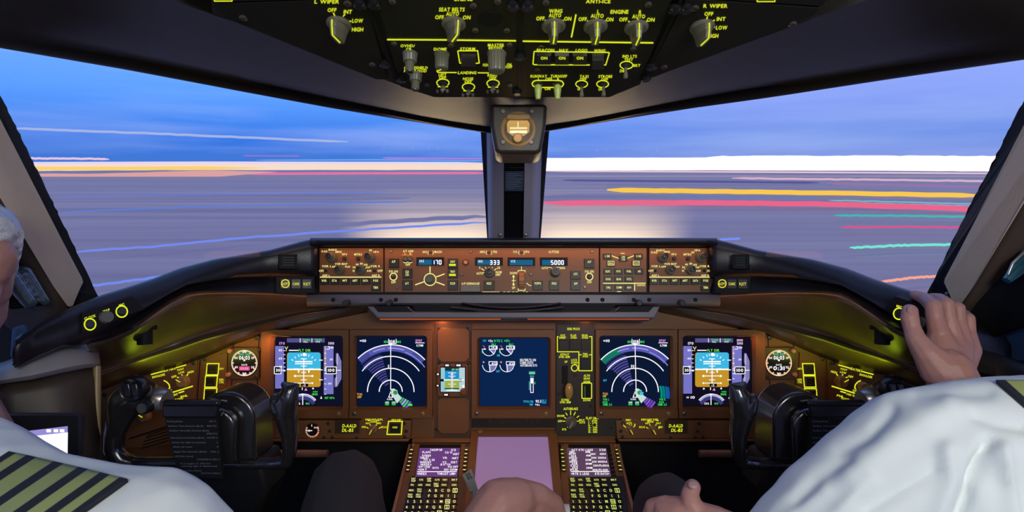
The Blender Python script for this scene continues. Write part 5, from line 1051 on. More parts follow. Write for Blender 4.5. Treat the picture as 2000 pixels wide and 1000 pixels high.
# clocks --------------------------------------------------------------
for s, cx in ((0, 477.5), (1, 1521)):
    th = thing('clock', 'round lit clock with white digits beside the ' + ('left' if not s else 'right') + ' attitude display', 'clock', MP.p(cx, 740)); f = lambda x: cx + x * (1 if not s else -1)
    mb = MB(); mb.slab(MP, rrect(cx - 30, 678, cx + 30, 740, 4), -.004, .006, mat('clock_bezel', (.07, .045, .03), .4)); mb.build('bezel', th, bevel=.001)
    mb = MB(); Q = Plane(MIPP.at(0, 0, .0066), RGT, UPV); c = glow(255, 216, 186, 1.1) if not s else glow(255, 205, 160, 1.1)
    mb.disc(Q, cx, 709, 27.5, 0, 'blackg', seg=40); ringed(mb, Q, cx, 709, 25, 1.3, c)
    for k in range(60):
        a = k * 6; r0 = 22.5 if k % 5 else 20.5; mb.line(Q, [(cx + r_ * math.sin(math.radians(a)), 709 - r_ * math.cos(math.radians(a))) for r_ in (r0, 25.5)], 1.3 if k % 5 else 2, .0006, c)
    w = glow(255, 250, 252, 1.1)
    mb.text(Q, cx, 686.5, '60', 5, w, w=8, n=.0006); mb.text(Q, cx, 730, '30', 5, w, w=8, n=.0006); mb.rect(Q, cx - 10.5, 690.5, cx - 1, 693, .0006, glow(50, 180, 170)); mb.rect(Q, cx + 2, 690.5, cx + 11, 693, .0006, glow(50, 180, 170))
    mb.text(Q, cx, 698.5, '06:03', 7.5, w, w=21, n=.0008); mb.text(Q, cx - 16, 699, '50', 4, w, n=.0006); mb.text(Q, cx + 16, 699, '10', 4, w, n=.0006); mb.text(Q, cx - 16, 717, '40', 4, w, n=.0006); mb.text(Q, cx + 16, 717, '20', 4, w, n=.0006); mb.text(Q, cx, 712.5, 'DATE', 3, w, w=11, n=.0006)
    if not s: mb.rect(Q, cx - 10.5, 715.5, cx + 10.5, 723.5, .0006, glow(225, 70, 140)); mb.text(Q, cx, 719.5, '00:00', 5, glow(255, 170, 200), w=16, n=.0009)
    else: mb.text(Q, cx, 719, '0:31', 7.5, w, w=22, n=.0009)
    mb.disc(Q, cx, 703.5, 2, .0007, w, seg=10); mb.build('dial', th, smooth=0)
    for x, y, r in ((-27, 685, .0055), (-30, 731, .0055)):
        m2 = MB(); m2.lathe(Q.p(f(x), y), Q.N, Q.U, [(r, 0), (r, .006), (r * .7, .008)], mat('orange_button', (.5, .22, .12), .35), seg=18); m2.build('push_button', th)
    for x, y in ((28, 683), (22, 736)): screw(Q, f(x), y, th, .004, 'knobd')
# source select buttons ------------------------------------------------
for s in (0, 1):
    th = thing('source_select_panel', 'column of yellow framed square buttons beside the ' + ('left' if not s else 'right') + ' clock', 'switch panel', MP.p(415 if not s else 1580, 800))
    mb = MB(); mb.slab(MP, [(396, 702), (444, 688), (440, 812), (392, 812)] if not s else [(1562, 688), (1610, 702), (1612, 812), (1556, 812)], -.004, .001, 'mip')
    P_ = Plane(MIPP.at(0, 0, .001), RGT, UPV)
    sq = [(405, 710, 428, 732, -2), (402, 734, 425, 756, -2), (400, 758.5, 424, 782, -2)] if not s else [(1567, 710, 1589.5, 732, 2), (1569, 734, 1591.5, 756, 2), (1571, 759, 1594, 782, 2)]
    for x0, y0, x1, y1, k in sq: mb.line(P_, [(x0, y0), (x1, y0), (x1 + k, y1), (x0 + k, y1)], 2, .0006, G, closed=True)
    for y, lab in ((720, ['NAV']), (744, ['DSPL', 'CTRL'])):
        for i, l_ in enumerate(lab): mb.text(P_, 433 if not s else 1562, y - (len(lab) - 1) * 2.6 + i * 5, l_, 3.8, G, w=9 if len(l_) > 3 else 8, n=.0006)
    mb.build('faceplate', th, smooth=0)
    for x0, y0, x1, y1, k in sq: key(P_, x0 + 2.5 + k / 2, y0 + 2.5, x1 - 2.5 + k / 2, y1 - 2.5, th, None, h=.005, extra=lambda m_, h, x0=x0, y1=y1: m_.rect(P_, x0 + 6, y1 - 7, x0 + 15, y1 - 6, h, 'bezel'))
# heater / flood lighting panels ---------------------------------------
for s in (0, 1):
    f = (lambda p: [(2001 - a, b_) for a, b_ in p]) if s else (lambda p: p); fx = (lambda x: 2001 - x) if s else (lambda x: x)
    th = thing('heater_control_panel', 'slanted brown panel of yellow heater legends and round knobs at the ' + ('left' if not s else 'right') + ' end', 'switch panel', MP.p(fx(320), 850))
    mb = MB(); mb.slab(MP, f([(205, 768), (300, 728), (386, 700), (378, 862), (200, 880)]), -.004, .001, 'mip'); P_ = Plane(MIPP.at(0, 0, .001), RGT, UPV); sg = -1 if s else 1; rt = -.24 * sg
    L_ = lambda a, b_, w=2.2: mb.line(P_, f([a, b_]), w, .0006, G)
    L_((295, 731.5), (317, 725.5)); L_((343, 718.5), (364, 712.5)); mb.text(P_, fx(330), 722, 'HEATERS', 4.4, G, w=26, rot=rt, n=.0006)
    mb.text(P_, fx(310), 734, 'SHOULDER', 4, G, w=26, rot=rt, n=.0006); mb.text(P_, fx(353), 721.5, 'FOOT', 3.6, G, w=13, rot=rt, n=.0006); mb.text(P_, fx(354.5), 727.5, 'LOW', 3.6, G, w=12, rot=rt, n=.0006); mb.text(P_, fx(372.5), 726.5, 'HIGH', 4, G, w=12, rot=rt, n=.0006); mb.text(P_, fx(340), 735.5, 'OFF', 4, G, w=10, rot=rt, n=.0006)
    L_((355, 731), (357, 734)); L_((368, 730), (364.5, 734)); L_((346, 736.5), (356, 739.5)); L_((356, 739.5), (365, 743.5))
    mb.line(P_, f([(320, 743), (326, 746), (330.5, 751), (332, 757), (329.5, 760)]), 2.2, .0006, G); mb.text(P_, fx(330), 763.5, 'OFF', 4, G, w=12, rot=rt, n=.0006); L_((325, 770), (377, 754), 2.4)
    L_((349, 767.5), (360, 764), 2.2); mb.text(P_, fx(337), 772, 'AIR VENT' if not s else 'FWD VENT', 4, G, w=22, rot=rt, n=.0006); mb.text(P_, fx(348), 773.5, 'FWD', 3.6, G, w=9, rot=rt, n=.0006) if 0 else None
    mb.text(P_, fx(360), 773.5, 'PNL', 3.8, G, w=14, rot=rt, n=.0006); mb.text(P_, fx(350), 779, 'FLOOD', 3.8, G, w=16, rot=rt, n=.0006); mb.text(P_, fx(276), 803.5, 'CREW', 3.4, G, w=9, rot=.3 * sg, n=.0006)
    for k in range(5): mb.line(P_, f([(276 + k * 3, 876 - k * 7 if k < 4 else 850), (330, 860 - k * 6)]), 2.2, .0008, 'black')
    mb.line(P_, f([(252, 857), (330, 832)]), 3, .0008, 'black'); mb.build('faceplate', th, smooth=0)
    for x, y, r in ((360, 744, .0145), (287, 812, .0125)) + (((318, 755, .013),) if s else ()): fluted(P_, fx(x), y, th, r, .014, m=mat('amber_knob', (.36, .20, .08), .4), flute=False, pointer=-60 * sg)
    screw(P_, fx(201 + 2), 771, th, .0065, 'knobd'); screw(P_, fx(378), 709, th, .005, 'knobd')
# placards and inboard display selectors --------------------------------
SH = Plane(MIPP.at(0, 0, .014), RGT, UPV)
for s, x0, x1 in ((0, 655, 702), (1, 1298, 1342)):
    mb = MB(); mb.slab(SH, [(x0, 820), (x1, 820), (x1, 846), (x0, 846)], 0, .002, mat('placard_dark_brown', (.06, .035, .02), .4)); c = (x0 + x1) / 2 + (4 if not s else -1)
    mb.text(SH, c, 831, 'D-AALD', 6.2, G, w=27, n=.0026, slant=.15); mb.text(SH, c - 3 + (5 if s else 0), 839.5, 'DL-BS', 6.2, G, w=22, n=.0026, slant=.15)
    tag(mb.build('registration_placard', None, smooth=0), 'dark placard with two lines of yellow capitals on the ' + ('left' if not s else 'right') + ' lower shelf', 'placard')
    cx = 728 if not s else 1274
    th = thing('display_selector', 'small selector knob with yellow legends on the ' + ('left' if not s else 'right') + ' lower shelf', 'selector', SH.p(cx, 845))
    mb = MB(); mb.slab(SH, [(cx - 22, 813), (cx + 30, 813), (cx + 30, 850), (cx - 22, 850)], 0, .001, 'mip'); Q = Plane(MIPP.at(0, 0, .015), RGT, UPV)
    tt = lambda a, x, y, h, w: mb.text(Q, cx + x, y, a, h, G, w=w, n=.0006)
    tt('INBOARD DSPL', 3 if not s else -5, 819.3, 3.4, 34); tt('NORM', 2 if not s else -4, 823.6, 3, 12); tt('NAV', -9, 826.5, 3.2, 9); tt('MFD' if not s else 'NAV', 12, 826.5, 3.2, 9); tt('PFD' if not s else 'EICAS', -17 if not s else -20, 834, 3.4, 8 if not s else 11); tt('EICAS' if not s else 'PFD', 22 if not s else 16, 834, 3.4, 11 if not s else 8)
    for a, b_ in (((-9, 822), (-4, 820.5)), ((12, 822), (7, 820.5)), ((-12, 834), (-8, 837)), ((12, 837), (16, 834)), ((-6, 829), (-3, 831)), ((8, 829), (6, 831))): mb.line(Q, [(cx + a[0], a[1]), (cx + b_[0], b_[1])], 1.4, .0006, G)
    mb.build('faceplate', th, smooth=0); selector(Q, cx, 838, th, .0105, .014, -150 if not s else 150, m=mat('brown_knob', (.28, .14, .07), .4))
th = thing('reference_switch', 'square push switch in a yellow frame near the inner end of the left shelf', 'switch', SH.p(772, 848))
mb = MB(); mb.slab(SH, [(756, 818), (788, 818), (786, 850), (755, 850)], 0, .001, 'mip'); mb.line(SH, [(759, 822.5), (786, 822.5), (784, 848), (756, 848)], 2, .0016, G, closed=True); mb.text(SH, 774, 819.6, 'HDG REF', 3.2, G, w=18, n=.0016); mb.build('faceplate', th, smooth=0)
key(SH, 762, 826, 782, 845, th, 'NORM', lh=3.6, lw=9, lc=glow(220, 230, 40), h=.004, ly=833.5)
th = thing('centre_source_selector', 'small selector knob marked with three yellow ticks left of the right display selector', 'selector', SH.p(1230, 845))
mb = MB(); mb.slab(SH, [(1214, 813), (1250, 813), (1250, 850), (1214, 850)], 0, .001, 'mip')
for a, x, y, w in (('FMC', 1227, 820, 10), ('AUTO', 1228.5, 826, 11), ('L', 1218, 829, 2.5), ('R', 1240, 829, 3)): mb.text(SH, x, y, a, 3.6, G, w=w, n=.0016)
for a, b_ in (((1218, 831), (1223, 835)), ((1229, 828), (1230, 831)), ((1233, 829), (1234, 832)), ((1240, 831), (1236, 835))): mb.line(SH, [a, b_], 1.5, .0016, G)
mb.build('faceplate', th, smooth=0); selector(SH, 1230, 838, th, .0105, .014, 150, m=mat('brown_knob', (.28, .14, .07), .4))
# small brake pressure gauge
th = thing('brake_pressure_gauge', 'small round gauge with pinkish white scale on the left lower shelf', 'gauge', SH.p(609, 850))
mb = MB(); mb.lathe(SH.p(610, 841), SH.N, SH.U, [(.0215, 0), (.0215, .003), (.018, .003)], 'bezel', seg=36); mb.build('rim', th)
mb = MB(); Q = Plane(MIPP.at(0, 0, .0172), RGT, UPV); mb.disc(Q, 610, 841, 14.5, 0, 'blackg', seg=30); c = glow(255, 200, 175)
for k in range(17):
    a = 60 + k * 15; mb.line(Q, [(610 + r_ * math.sin(math.radians(a)), 841 - r_ * math.cos(math.radians(a))) for r_ in (10.5, 13.5)], 1.5, .0004, c)
mb.text(Q, 618, 835, 'BRAKE', 3.4, c, w=9, n=.0004); mb.text(Q, 604, 841, '2', 4, c, n=.0004); mb.line(Q, [(610, 841), (597, 841)], 1.6, .0006, glow(255, 240, 230)); mb.line(Q, arcpts(610, 841, 12, 100, 150, 8), 2, .0005, glow(255, 130, 90)); mb.line(Q, [(609, 833), (609, 829)], 1.5, .0004, c); mb.build('dial', th, smooth=0)
# ------------------------------------------------------------------ pedestal
PP = PEDP
class SPlane(Plane):
    def __init__(s, base, du, dn=0): s.O = base.O + base.N * dn; s.U = base.U; s.V = base.V; s.N = base.N; s.du = du
    def uv(s, px, py):
        d = ray(px, py); t_ = (s.O - CAM).dot(s.N) / d.dot(s.N); p = CAM + d * t_ - s.O
        return p.dot(s.U) + s.du, p.dot(s.V)
ped = thing('pedestal', 'brown centre pedestal frame between the two pilots', 'pedestal', PP.p(1003, 1000))
mb = MB(); mb.slab(PP, [(806, 856), (1200, 856), (1262, 1060), (744, 1060)], -.16, -.012, mat('pedestal_dark_brown', (.10, .05, .03), .5))
mb.slab(PP, [(806, 858), (922, 858), (922, 866), (804, 866)], -.012, .006, 'bezel'); mb.slab(PP, [(1086, 858), (1200, 858), (1203, 866), (1086, 866)], -.012, .006, 'bezel'); mb.build('body', ped, bevel=.002)
for s in (0, 1):
    f = (lambda p: MX(p)) if s else (lambda p: p); mb = MB()
    mb.slab(PP, f([(799, 872), (803, 872), (760, 1060), (752, 1060)]), -.012, .010, mat('rail_copper', (.35, .15, .07), .3, metal=.4)); mb.build('side_rail', ped, bevel=.001); mb = MB()
    mb.slab(PP, f([(926, 858), (934, 858), (912, 1060), (902, 1060)]), -.012, .008, 'bezel'); mb.build('side_rail', ped, bevel=.001); mb = MB(); mb.slab(PP, f([(912, 930), (918, 930), (902, 1060), (894, 1060)]), -.012, .004, 'black'); mb.build('side_rail', ped, bevel=.001)
KF = None
TXT_L = [('TAKEOFF REF', 852, 879, 24), ('1/2', 886, 879, 9), ('FLAPS', 833, 883.5, 16), ('CG V1', 876, 884, 14), ('5/1500', 833, 890, 17), ('142KT', 891, 887, 12), ('THRUST', 829, 894.5, 17), ('VR', 869, 894.5, 9), ('TO 2 50', 838, 898.5, 22), ('146KT', 889, 895, 12), ('WIND/SLP', 831, 903, 22), ('V2', 868, 903, 8), ('H04/D0.4', 832, 907.5, 21), ('GR WT TOW', 870, 907.5, 20), ('152KT', 887, 903, 12), ('RWY COND', 829, 912, 22), ('POS SHFT', 885, 912, 20), ('<DRY', 825, 917.5, 18), ('DATA', 851, 914, 12), ('333/ 1200M', 880, 917.5, 26)]
TXT_R = [('ACT RTE 1 LEGS', 1137, 879, 42), ('1/20', 1177, 879, 12), ('280', 1117, 883, 10), ('13NM', 1148, 883, 9), ('SI707', 1118, 886.8, 14), ('200/', 1158, 887, 11), ('4204', 1177, 886.8, 12), ('324', 1120, 891, 10), ('4NM', 1149, 890, 9), ('D324J', 1119, 894.5, 15), ('200/', 1160, 894.3, 11), ('5000A', 1176, 894.3, 16), ('330', 1121, 898.5, 10), ('12NM', 1149, 898.5, 11), ('DF153', 1120, 902, 15), ('250/', 1161, 902, 10), ('8000A', 1177, 902, 18), ('328', 1122, 906, 11), ('10NM', 1150, 906, 12), ('TAU', 1121, 910, 15), ('250/FL100A', 1174, 909.5, 31), ('322', 1123, 914, 11), ('20NM', 1151, 914, 12), ('FUL', 1122, 918, 16), ('300/FL200', 1172, 918, 30)]
def cdu(side):
    right = side
    th = thing('flight_computer_keyboard', ('brown keyboard computer with a lilac text screen beside the left pilot knee' if not side else 'brown keyboard computer with a lilac text screen beside the right pilot hand'), 'control display unit', PP.p(850 if not side else 1156, 1000))
    du = PP.uv(1117, 939)[0] - PP.uv(808, 939)[0] if side else 0
    B0 = SPlane(PP, du); B1 = SPlane(PP, du, .0045)
    out = [(806, 869), (921, 869), (902, 1040), (758, 1040)]
    mb = MB(); mb.slab(B0, out, -.012, .004, 'bezel')
    mb.slab(B0, [(805, 932), (911, 932), (896, 1040), (778, 1040)], .004, .0046, 'key')
    # recessed screen surround
    a = [(820, 870), (901, 870), (896, 933), (810, 933)]
    mb.slab(B0, a, .004, .0042, 'black')
    for k in range(6):
        y = 883 + k * 8.3
        for x0, x1 in ((805, 815), (898, 906)):
            sh = (1003 - x0) / 1010 * (y - 880) / 1.0
            mb.line(B1, [(x0 - (y - 880) * .19 + (4 if x0 < 850 else -2), y + (0 if x0 < 850 else 3)), (x1 - (y - 880) * (.17 if x0 < 850 else .11), y + (3 if x0 < 850 else -1))], .8, .0003, 'lens')
    mb.build('case', th, bevel=.0015)
    mb = MB(); Pn = PP if side == 0 else PP; Q = Plane(PP.at(0, 0, .0055), PP.U, PP.V)
    scr = [(819.5, 875), (898.5, 875), (893, 931), (811, 931)] if not side else [(1106.5, 875), (1184, 875), (1194, 931), (1113, 931)]
    mb.poly(Q, scr, 0, glow(104, 62, 124) if not side else glow(92, 66, 92)); wh = glow(255, 248, 255, 1.15)
    def sx(x, y): return x
    for t_, x, y, w in (TXT_R if side else TXT_L): mb.text(Q, x, y, t_, 3.7 if side else 3.8, wh, w=w, n=.0006)
    if not side: mb.line(Q, [(815, 921.5), (892, 921.5)], 1.4, .0006, wh); mb.text(Q, 824, 925.5, '<INDEX', 4.4, wh, w=19, n=.0006); mb.text(Q, 872, 925.5, 'THRUST LIM>', 4.4, wh, w=36, n=.0006)
    else: mb.line(Q, [(1115, 921.2), (1190, 921.2)], 1.4, .0006, wh); mb.text(Q, 1133, 925.5, '<RTE 2 LEGS', 4.4, wh, w=35, n=.0006); mb.text(Q, 1176, 925.5, 'RTE DATA>', 4.4, wh, w=28, n=.0006)
    mb.build('screen', th, smooth=0)
    LC = glow(246, 246, 150) if not side else glow(214, 240, 110)
    for k, y in enumerate((880, 887.6, 895.2, 903, 911, 919)):
        xl = 804 - (y - 880) * .19; xr = 911 - (y - 880) * .10
        for x in (xl, xr):
            m2 = MB(); m2.slab(B1, [(x - 3.8, y - 2.4), (x + 3.8, y - 2.4), (x + 3.6, y + 2.4), (x - 4, y + 2.4)], 0, .003, 'key'); m2.rect(B1, x - 2.6, y - .8, x + 2.6, y + .8, .0034, glow(250, 235, 150) if not side else LC); m2.build('line_key', th, smooth=0)
    rows = [(939, [(808, 'INIT\nREF', 8), (823, 'RTE', 7), (838.5, 'DEP\nARR', 8), (854, 'ALTN', 9), (869, 'VNAV', 9), (888, 'BRT', 11)], 14, 5.2), (949, [(805.5, 'FIX', 6), (821, 'LEGS', 8), (836.5, 'HOLD', 9), (852, 'FMC\nCOMM', 9), (867.5, 'PROG', 9), (887.5, 'EXEC', 9)], 14, 5.0),
            (959.5, [(803.7, 'MENU', 9), (819.5, 'NAV\nRAD', 8)], 14, 5.2), (970, [(801.5, 'PREV\nPAGE', 9), (817.5, 'NEXT\nPAGE', 9)], 14, 5.2)]
    for y, ks, w, hh in rows:
        for x, t_, lw in ks: key(B1, x - w / 2, y - hh, x + w / 2, y + hh - .5, th, t_, lh=3.4, lw=lw, lc=LC, h=.003, ly=y - .3 + (0 if '\n' in t_ else 0))
    for y, x0, st, chars in ((959.5, 839.5, 12.4, 'ABCDE'), (970, 838, 12.5, 'FGHIJ'), (981, 836.3, 12.8, 'KLMNO'), (992, 834.5, 12.9, 'PQRST'), (981, 797, 12.6, '123'), (992, 794.5, 12.8, '456'), (1003, 832.5, 13, 'UVWXY'), (1003, 792, 13, '789'), (1015, 830.5, 13.2, 'Z'), (1015, 789, 13.2, '.0')):
        for i, ch in enumerate(chars):
            x = x0 + i * st; hot = ch in 'ENSW'
            def ex(mb, h, x=x, y=y): mb.line(B1, [(x - 4, y - 3.8), (x + 4.2, y - 3.8), (x + 3.8, y + 3.8), (x - 4.3, y + 3.8)], 1.2, h, LC, closed=True)
            key(B1, x - 5.6, y - 4.9, x + 5.6, y + 4.9, th, ch, lh=5, lc=LC, h=.003, extra=ex if hot else None)
    for x, y in ((807, 869), (912, 870)): screw(B1, x + (0), y, th, .004, 'lens' if (x < 850) != bool(side) else 'knobd')
cdu(0); cdu(1)
th = thing('lower_display', 'blank lilac lower display screen in the pedestal behind the resting hand', 'display', PP.p(1003, 1000))
mb = MB(); out = [(922, 838), (1086, 838), (1104, 1060), (902, 1060)]; inn = [(934, 855), (1070, 855), (1084, 1000), (922, 1000)]
A = [PP.p(*p, n=.012) for p in out]; Bq = [PP.p(*p, n=.012) for p in inn]; Cq = [PP.p(*p, n=.002) for p in inn]; D0 = [PP.p(*p, n=-.01) for p in out]
for a, b_ in ((D0, A), (A, Bq), (Bq, Cq)): mb.add(a + b_, [(i, (i + 1) % 4, 4 + (i + 1) % 4, 4 + i) for i in range(4)], 'bezel')
mb.build('bezel', th, recalc=True, smooth=0)
lm = mat('lit_blank_screen', (.16, .12, .16), .28, spec=.8, emis=srgb(150, 116, 170), es=.62)
mb = MB(); mb.slab(PP, inn, -.004, .003, lm); mb.build('screen', th, smooth=0)
screw(Plane(PP.at(0, 0, .012), PP.U, PP.V), 938, 842, th, .006, 'lens')
th = thing('speed_brake_tag', 'small grey green tag with dark letters leaning beside the resting hand', 'tag', pz(925, 955, 1.08))
TGP = plane3(pz(926, 955, 1.06), pz(936, 953, 1.06), pz(911, 918, 1.09))
mb = MB(); mb.slab(TGP, [(903, 928), (921, 916), (934, 958), (918, 962)], -.002, .002, 'tag'); mb.text(TGP, 914, 932, 'SPEED', 3.6, 'black', w=14, n=.0026, rot=1.05); mb.text(TGP, 919, 930, 'BRAKE', 3.6, 'black', w=13, n=.0026, rot=1.05); mb.build('tag_plate', th, bevel=.0006)
mb = MB(); mb.tube([TGP.p(926, 959), pz(930, 1010, 1.02)], .005, 'tag'); mb.build('lever', th)
th = thing('thrust_lever', 'thrust lever with pale knob under the fingers of the resting hand', 'lever', pz(1085, 1100, .9))
mb = MB(); mb.tube([pz(1060, 1006, .80), pz(1112, 1006, .80)], .016, mat('pale_lever_knob', (.6, .58, .55), .35), seg=20); mb.build('lever_knob', th, smooth=50)
mb = MB(); mb.tube([pz(1086, 1010, .805), pz(1088, 1130, .88)], .008, 'knobd'); mb.build('lever_arm', th)

# ------------------------------------------------------------------ organic surfaces
def ico(sub=2):
    bm = bmesh.new(); bmesh.ops.create_icosphere(bm, subdivisions=sub, radius=1); v = [x.co.copy() for x in bm.verts]; bm.free(); return v
ICO = ico(2)
def blob(name, caps, voxel, parent, m, smooth_it=8, disp=None, adapt=0):
    bm = bmesh.new()
    for (a, ra), (b_, rb) in caps:
        vs = [bm.verts.new(a + v * ra) for v in ICO] + [bm.verts.new(b_ + v * rb) for v in ICO]
        r = bmesh.ops.convex_hull(bm, input=vs, use_existing_faces=False)
        dead = [g for g in r['geom_interior'] if isinstance(g, bmesh.types.BMVert)]
        bmesh.ops.delete(bm, geom=[v for v in dead if v.is_valid], context='VERTS')
    bmesh.ops.recalc_face_normals(bm, faces=bm.faces)
    me = bpy.data.meshes.new(name); bm.to_mesh(me); bm.free(); o = bpy.data.objects.new(name, me); C.objects.link(o)
    r = o.modifiers.new('r', 'REMESH'); r.mode = 'VOXEL'; r.voxel_size = voxel; r.use_smooth_shade = True
    sm_ = o.modifiers.new('s', 'SMOOTH'); sm_.factor = .5; sm_.iterations = smooth_it
    dg = bpy.context.evaluated_depsgraph_get(); me2 = bpy.data.meshes.new_from_object(o.evaluated_get(dg)); o.modifiers.clear(); o.data = me2; bpy.data.meshes.remove(me)
    if disp:
        me2.update(); co = [v.co.copy() for v in me2.vertices]; no = [v.normal.copy() for v in me2.vertices]
        for v, c, n in zip(me2.vertices, co, no): v.co = c + n * disp(c, n)
    off = parent_loc(parent)
    for v in me2.vertices: v.co -= off
    me2.polygons.foreach_set('use_smooth', [True] * len(me2.polygons)); me2.materials.clear(); me2.materials.append(mm(m)); me2.update(); me2.name = name; o.parent = parent
    return o
def K(px, py, z, r): return (pz(px, py, z), r * z / F)
def chain(*k): return list(zip(k, k[1:]))

# ------------------------------------------------------------------ yokes
def yoke(s):
    f = (lambda x: 2008 - x) if s else (lambda x: x)
    k = lambda x, y, z, r: K(f(x), y, z, r)
    th = thing('control_yoke', 'dark grey control yoke with a black checklist plate in front of the ' + ('left' if not s else 'right') + ' pilot', 'control yoke', pz(f(430), 1010, .95))
    caps = chain(k(272, 770, .925, 33), k(250, 780, .925, 34), k(236, 812, .925, 25), k(224, 845, .93, 19), k(222, 878, .93, 18), k(234, 898, .93, 17), k(260, 905, .935, 13), k(340, 903, .94, 11), k(430, 903, .95, 13), k(530, 905, .94, 12), k(560, 902, .935, 13), k(566, 880, .93, 14), k(566, 850, .93, 17), k(558, 810, .93, 23), k(562, 780, .925, 21), k(568, 762, .925, 15), k(554, 750, .925, 6))
    caps += chain(k(268, 766, .93, 28), k(300, 774, .95, 22)) + chain(k(547, 800, .925, 18), k(539, 783, .925, 13), k(538, 775, .925, 9)) + chain(k(574, 756, .925, 9), k(582, 752, .925, 4))
    blob('handles', caps, .0028, th, 'yoke', 6)
    mb = MB(); mb.lathe(pz(f(296), 776, .938), (pz(f(330), 783, .935) - pz(f(296), 776, .938)), UPV, [(.019, 0), (.021, .006), (.020, .026), (.017, .030)], 'alloy', seg=28); mb.build('switch_boss', th)
    mb = MB(); O = pz(f(260), 760, .889); mb.lathe(O, -FWD, RGT, [(.022, -.012), (.022, .002), (.020, .005), (.017, .003)], 'blackg', seg=32); o = mb.build('trim_switch_ring', th)
    m2 = MB()
    for i in (-1, 1): m2.box(O + RGT * i * .0068 - FWD * .003, RGT * .0060, UPV * .0115 + RGT * (-.002), -FWD * .004, 'blackg')
    m2.build('trim_switch', th, bevel=.002)
    mb = MB(); mb.lathe(pz(f(283), 795, .91), -FWD, RGT, [(.012, -.01), (.012, .004), (.009, .008)], 'blackg', seg=20); mb.build('push_button', th)
    # hub arch
    def arch(cx, cy, r, x0, x1, yb, n=18):
        p = [(x0, yb)]
        for i in range(n + 1):
            a = math.pi - math.pi * i / n; p.append((cx + r * math.cos(a), cy - r * math.sin(a)))
        return p + [(x1, yb)]
    HPl = Plane(pz(1000, 900, .93), RGT, UPV)
    am = arch(440, 822, 57, 384, 499, 900); ami = arch(432, 830, 38, 398, 468, 900)
    am = [(f(x), y) for x, y in am]; ami = [(f(x), y) for x, y in ami]
    mb = MB(); mb.slab(HPl, am, -.075, .0, 'yoke'); o = mb.build('hub', th, bevel=.006, seg=3)
    mb = MB(); mb.slab(HPl, ami, .0, .020, 'yoke'); mb.build('hub_face', th, bevel=.006, seg=3)
    mb = MB(); mk = mat('white_scale_mark', (.45, .45, .47), .6); sg = -1 if s else 1
    for i, (x, y) in enumerate(((417, 786), (425, 789), (431, 792), (437, 796))): mb.line(HPl, [(f(x + 12), y + 2), (f(x + 7), y + 9)], 1.2, .0206, mk)
    mb.build('tick_marks', th, smooth=0); mb = MB(); mb.text(HPl, f(428), 781, 'CONTROL WHEEL', 2.6, mk, w=34, n=.0008, rot=.12 * sg); mb.build('lettering', th, smooth=0)
    mb = MB(); mb.slab(HPl, [(f(372), 900), (f(505), 900), (f(520), 960), (f(480), 1060), (f(380), 1060), (f(352), 960)], -.09, -.01, 'black'); mb.build('column', th, bevel=.01)
    # checklist plate
    CP = plane3(pz(f(380), 860, .895), pz(f(380) + 60, 860, .895), pz(f(380), 800, .90))
    pl = [(320, 786), (425, 786), (429, 850), (437, 934), (352, 930), (330, 850)]
    mb = MB(); mb.slab(CP, [(f(x), y) for x, y in pl], -.004, .003, 'black')
    ck = mat('checklist_print', (.17, .18, .22), .7); C2 = CP; X0 = 327 if not s else 1592
    rows = [(822, 'Parking Brake', 'SET C'), (831, 'Outflow Valve Switches (Both)', 'MAN F/O'), (840, 'Outflow Valve Man Switches (Both)', ''), (846, '', 'OPEN F/O'), (854, 'Fuel Control Switches (Both)', 'CUTOFF C'), (863, 'Advise the cabin to evacuate', 'C'), (871.5, 'Advise the tower', 'F'), (881, 'Engine Fire Switches (Both)', 'PULL C'), (890, 'APU Fire Switch', ''), (896, '', 'OVERRIDE & PULL F'), (904, '    If an engine or APU fire', ''), (909, '    warning light is illuminated:', ''), (918, 'Related Fire Switch', ''), (923, '', 'ROTATE & HOLD C')]
    if s: mb.text(C2, 1640, 813.5, 'EVACUATION', 4.6, ck, w=46, n=.0036)
    for y, a, b_ in rows:
        k_ = (y - 822) * .27; xl = (329 + k_ * .85) if not s else 1585; xr = (424 + (y - 822) * .10) if not s else (1680 - k_ * .5)
        if a: mb.text(C2, xl, y, a, 3.0, ck, w=min(len(a) * 2.35, xr - xl - 4), al='l', n=.0036)
        if b_: mb.text(C2, xr, y, b_, 3.0, ck, w=len(b_) * 2.6, al='r', n=.0036)
    mb.build('checklist_plate', th, smooth=0)
    mb = MB(); mb.box(pz(f(374), 799, .888), RGT * .047, UPV * .0135, -FWD * .006, 'blackg'); mb.lathe(pz(f(321), 787, .885), RGT * (1 if not s else -1), UPV, [(.006, 0), (.006, .096)], 'blackg', seg=14); mb.build('clip_bar', th, bevel=.003, smooth=50)
yoke(0); yoke(1)
for s in (0, 1):
    f = (lambda x: 2006 - x) if s else (lambda x: x)
    mb = MB(); mb.tube([pz(f(512), 886, 1.16), pz(f(640), 886, 1.16)], .0085, mat('copper_tube', (.22, .11, .08), .35, metal=.3), seg=14); tag(mb.build('rudder_bar', None, smooth=50), 'short horizontal tube under the ' + ('left' if not s else 'right') + ' lower shelf', 'tube')

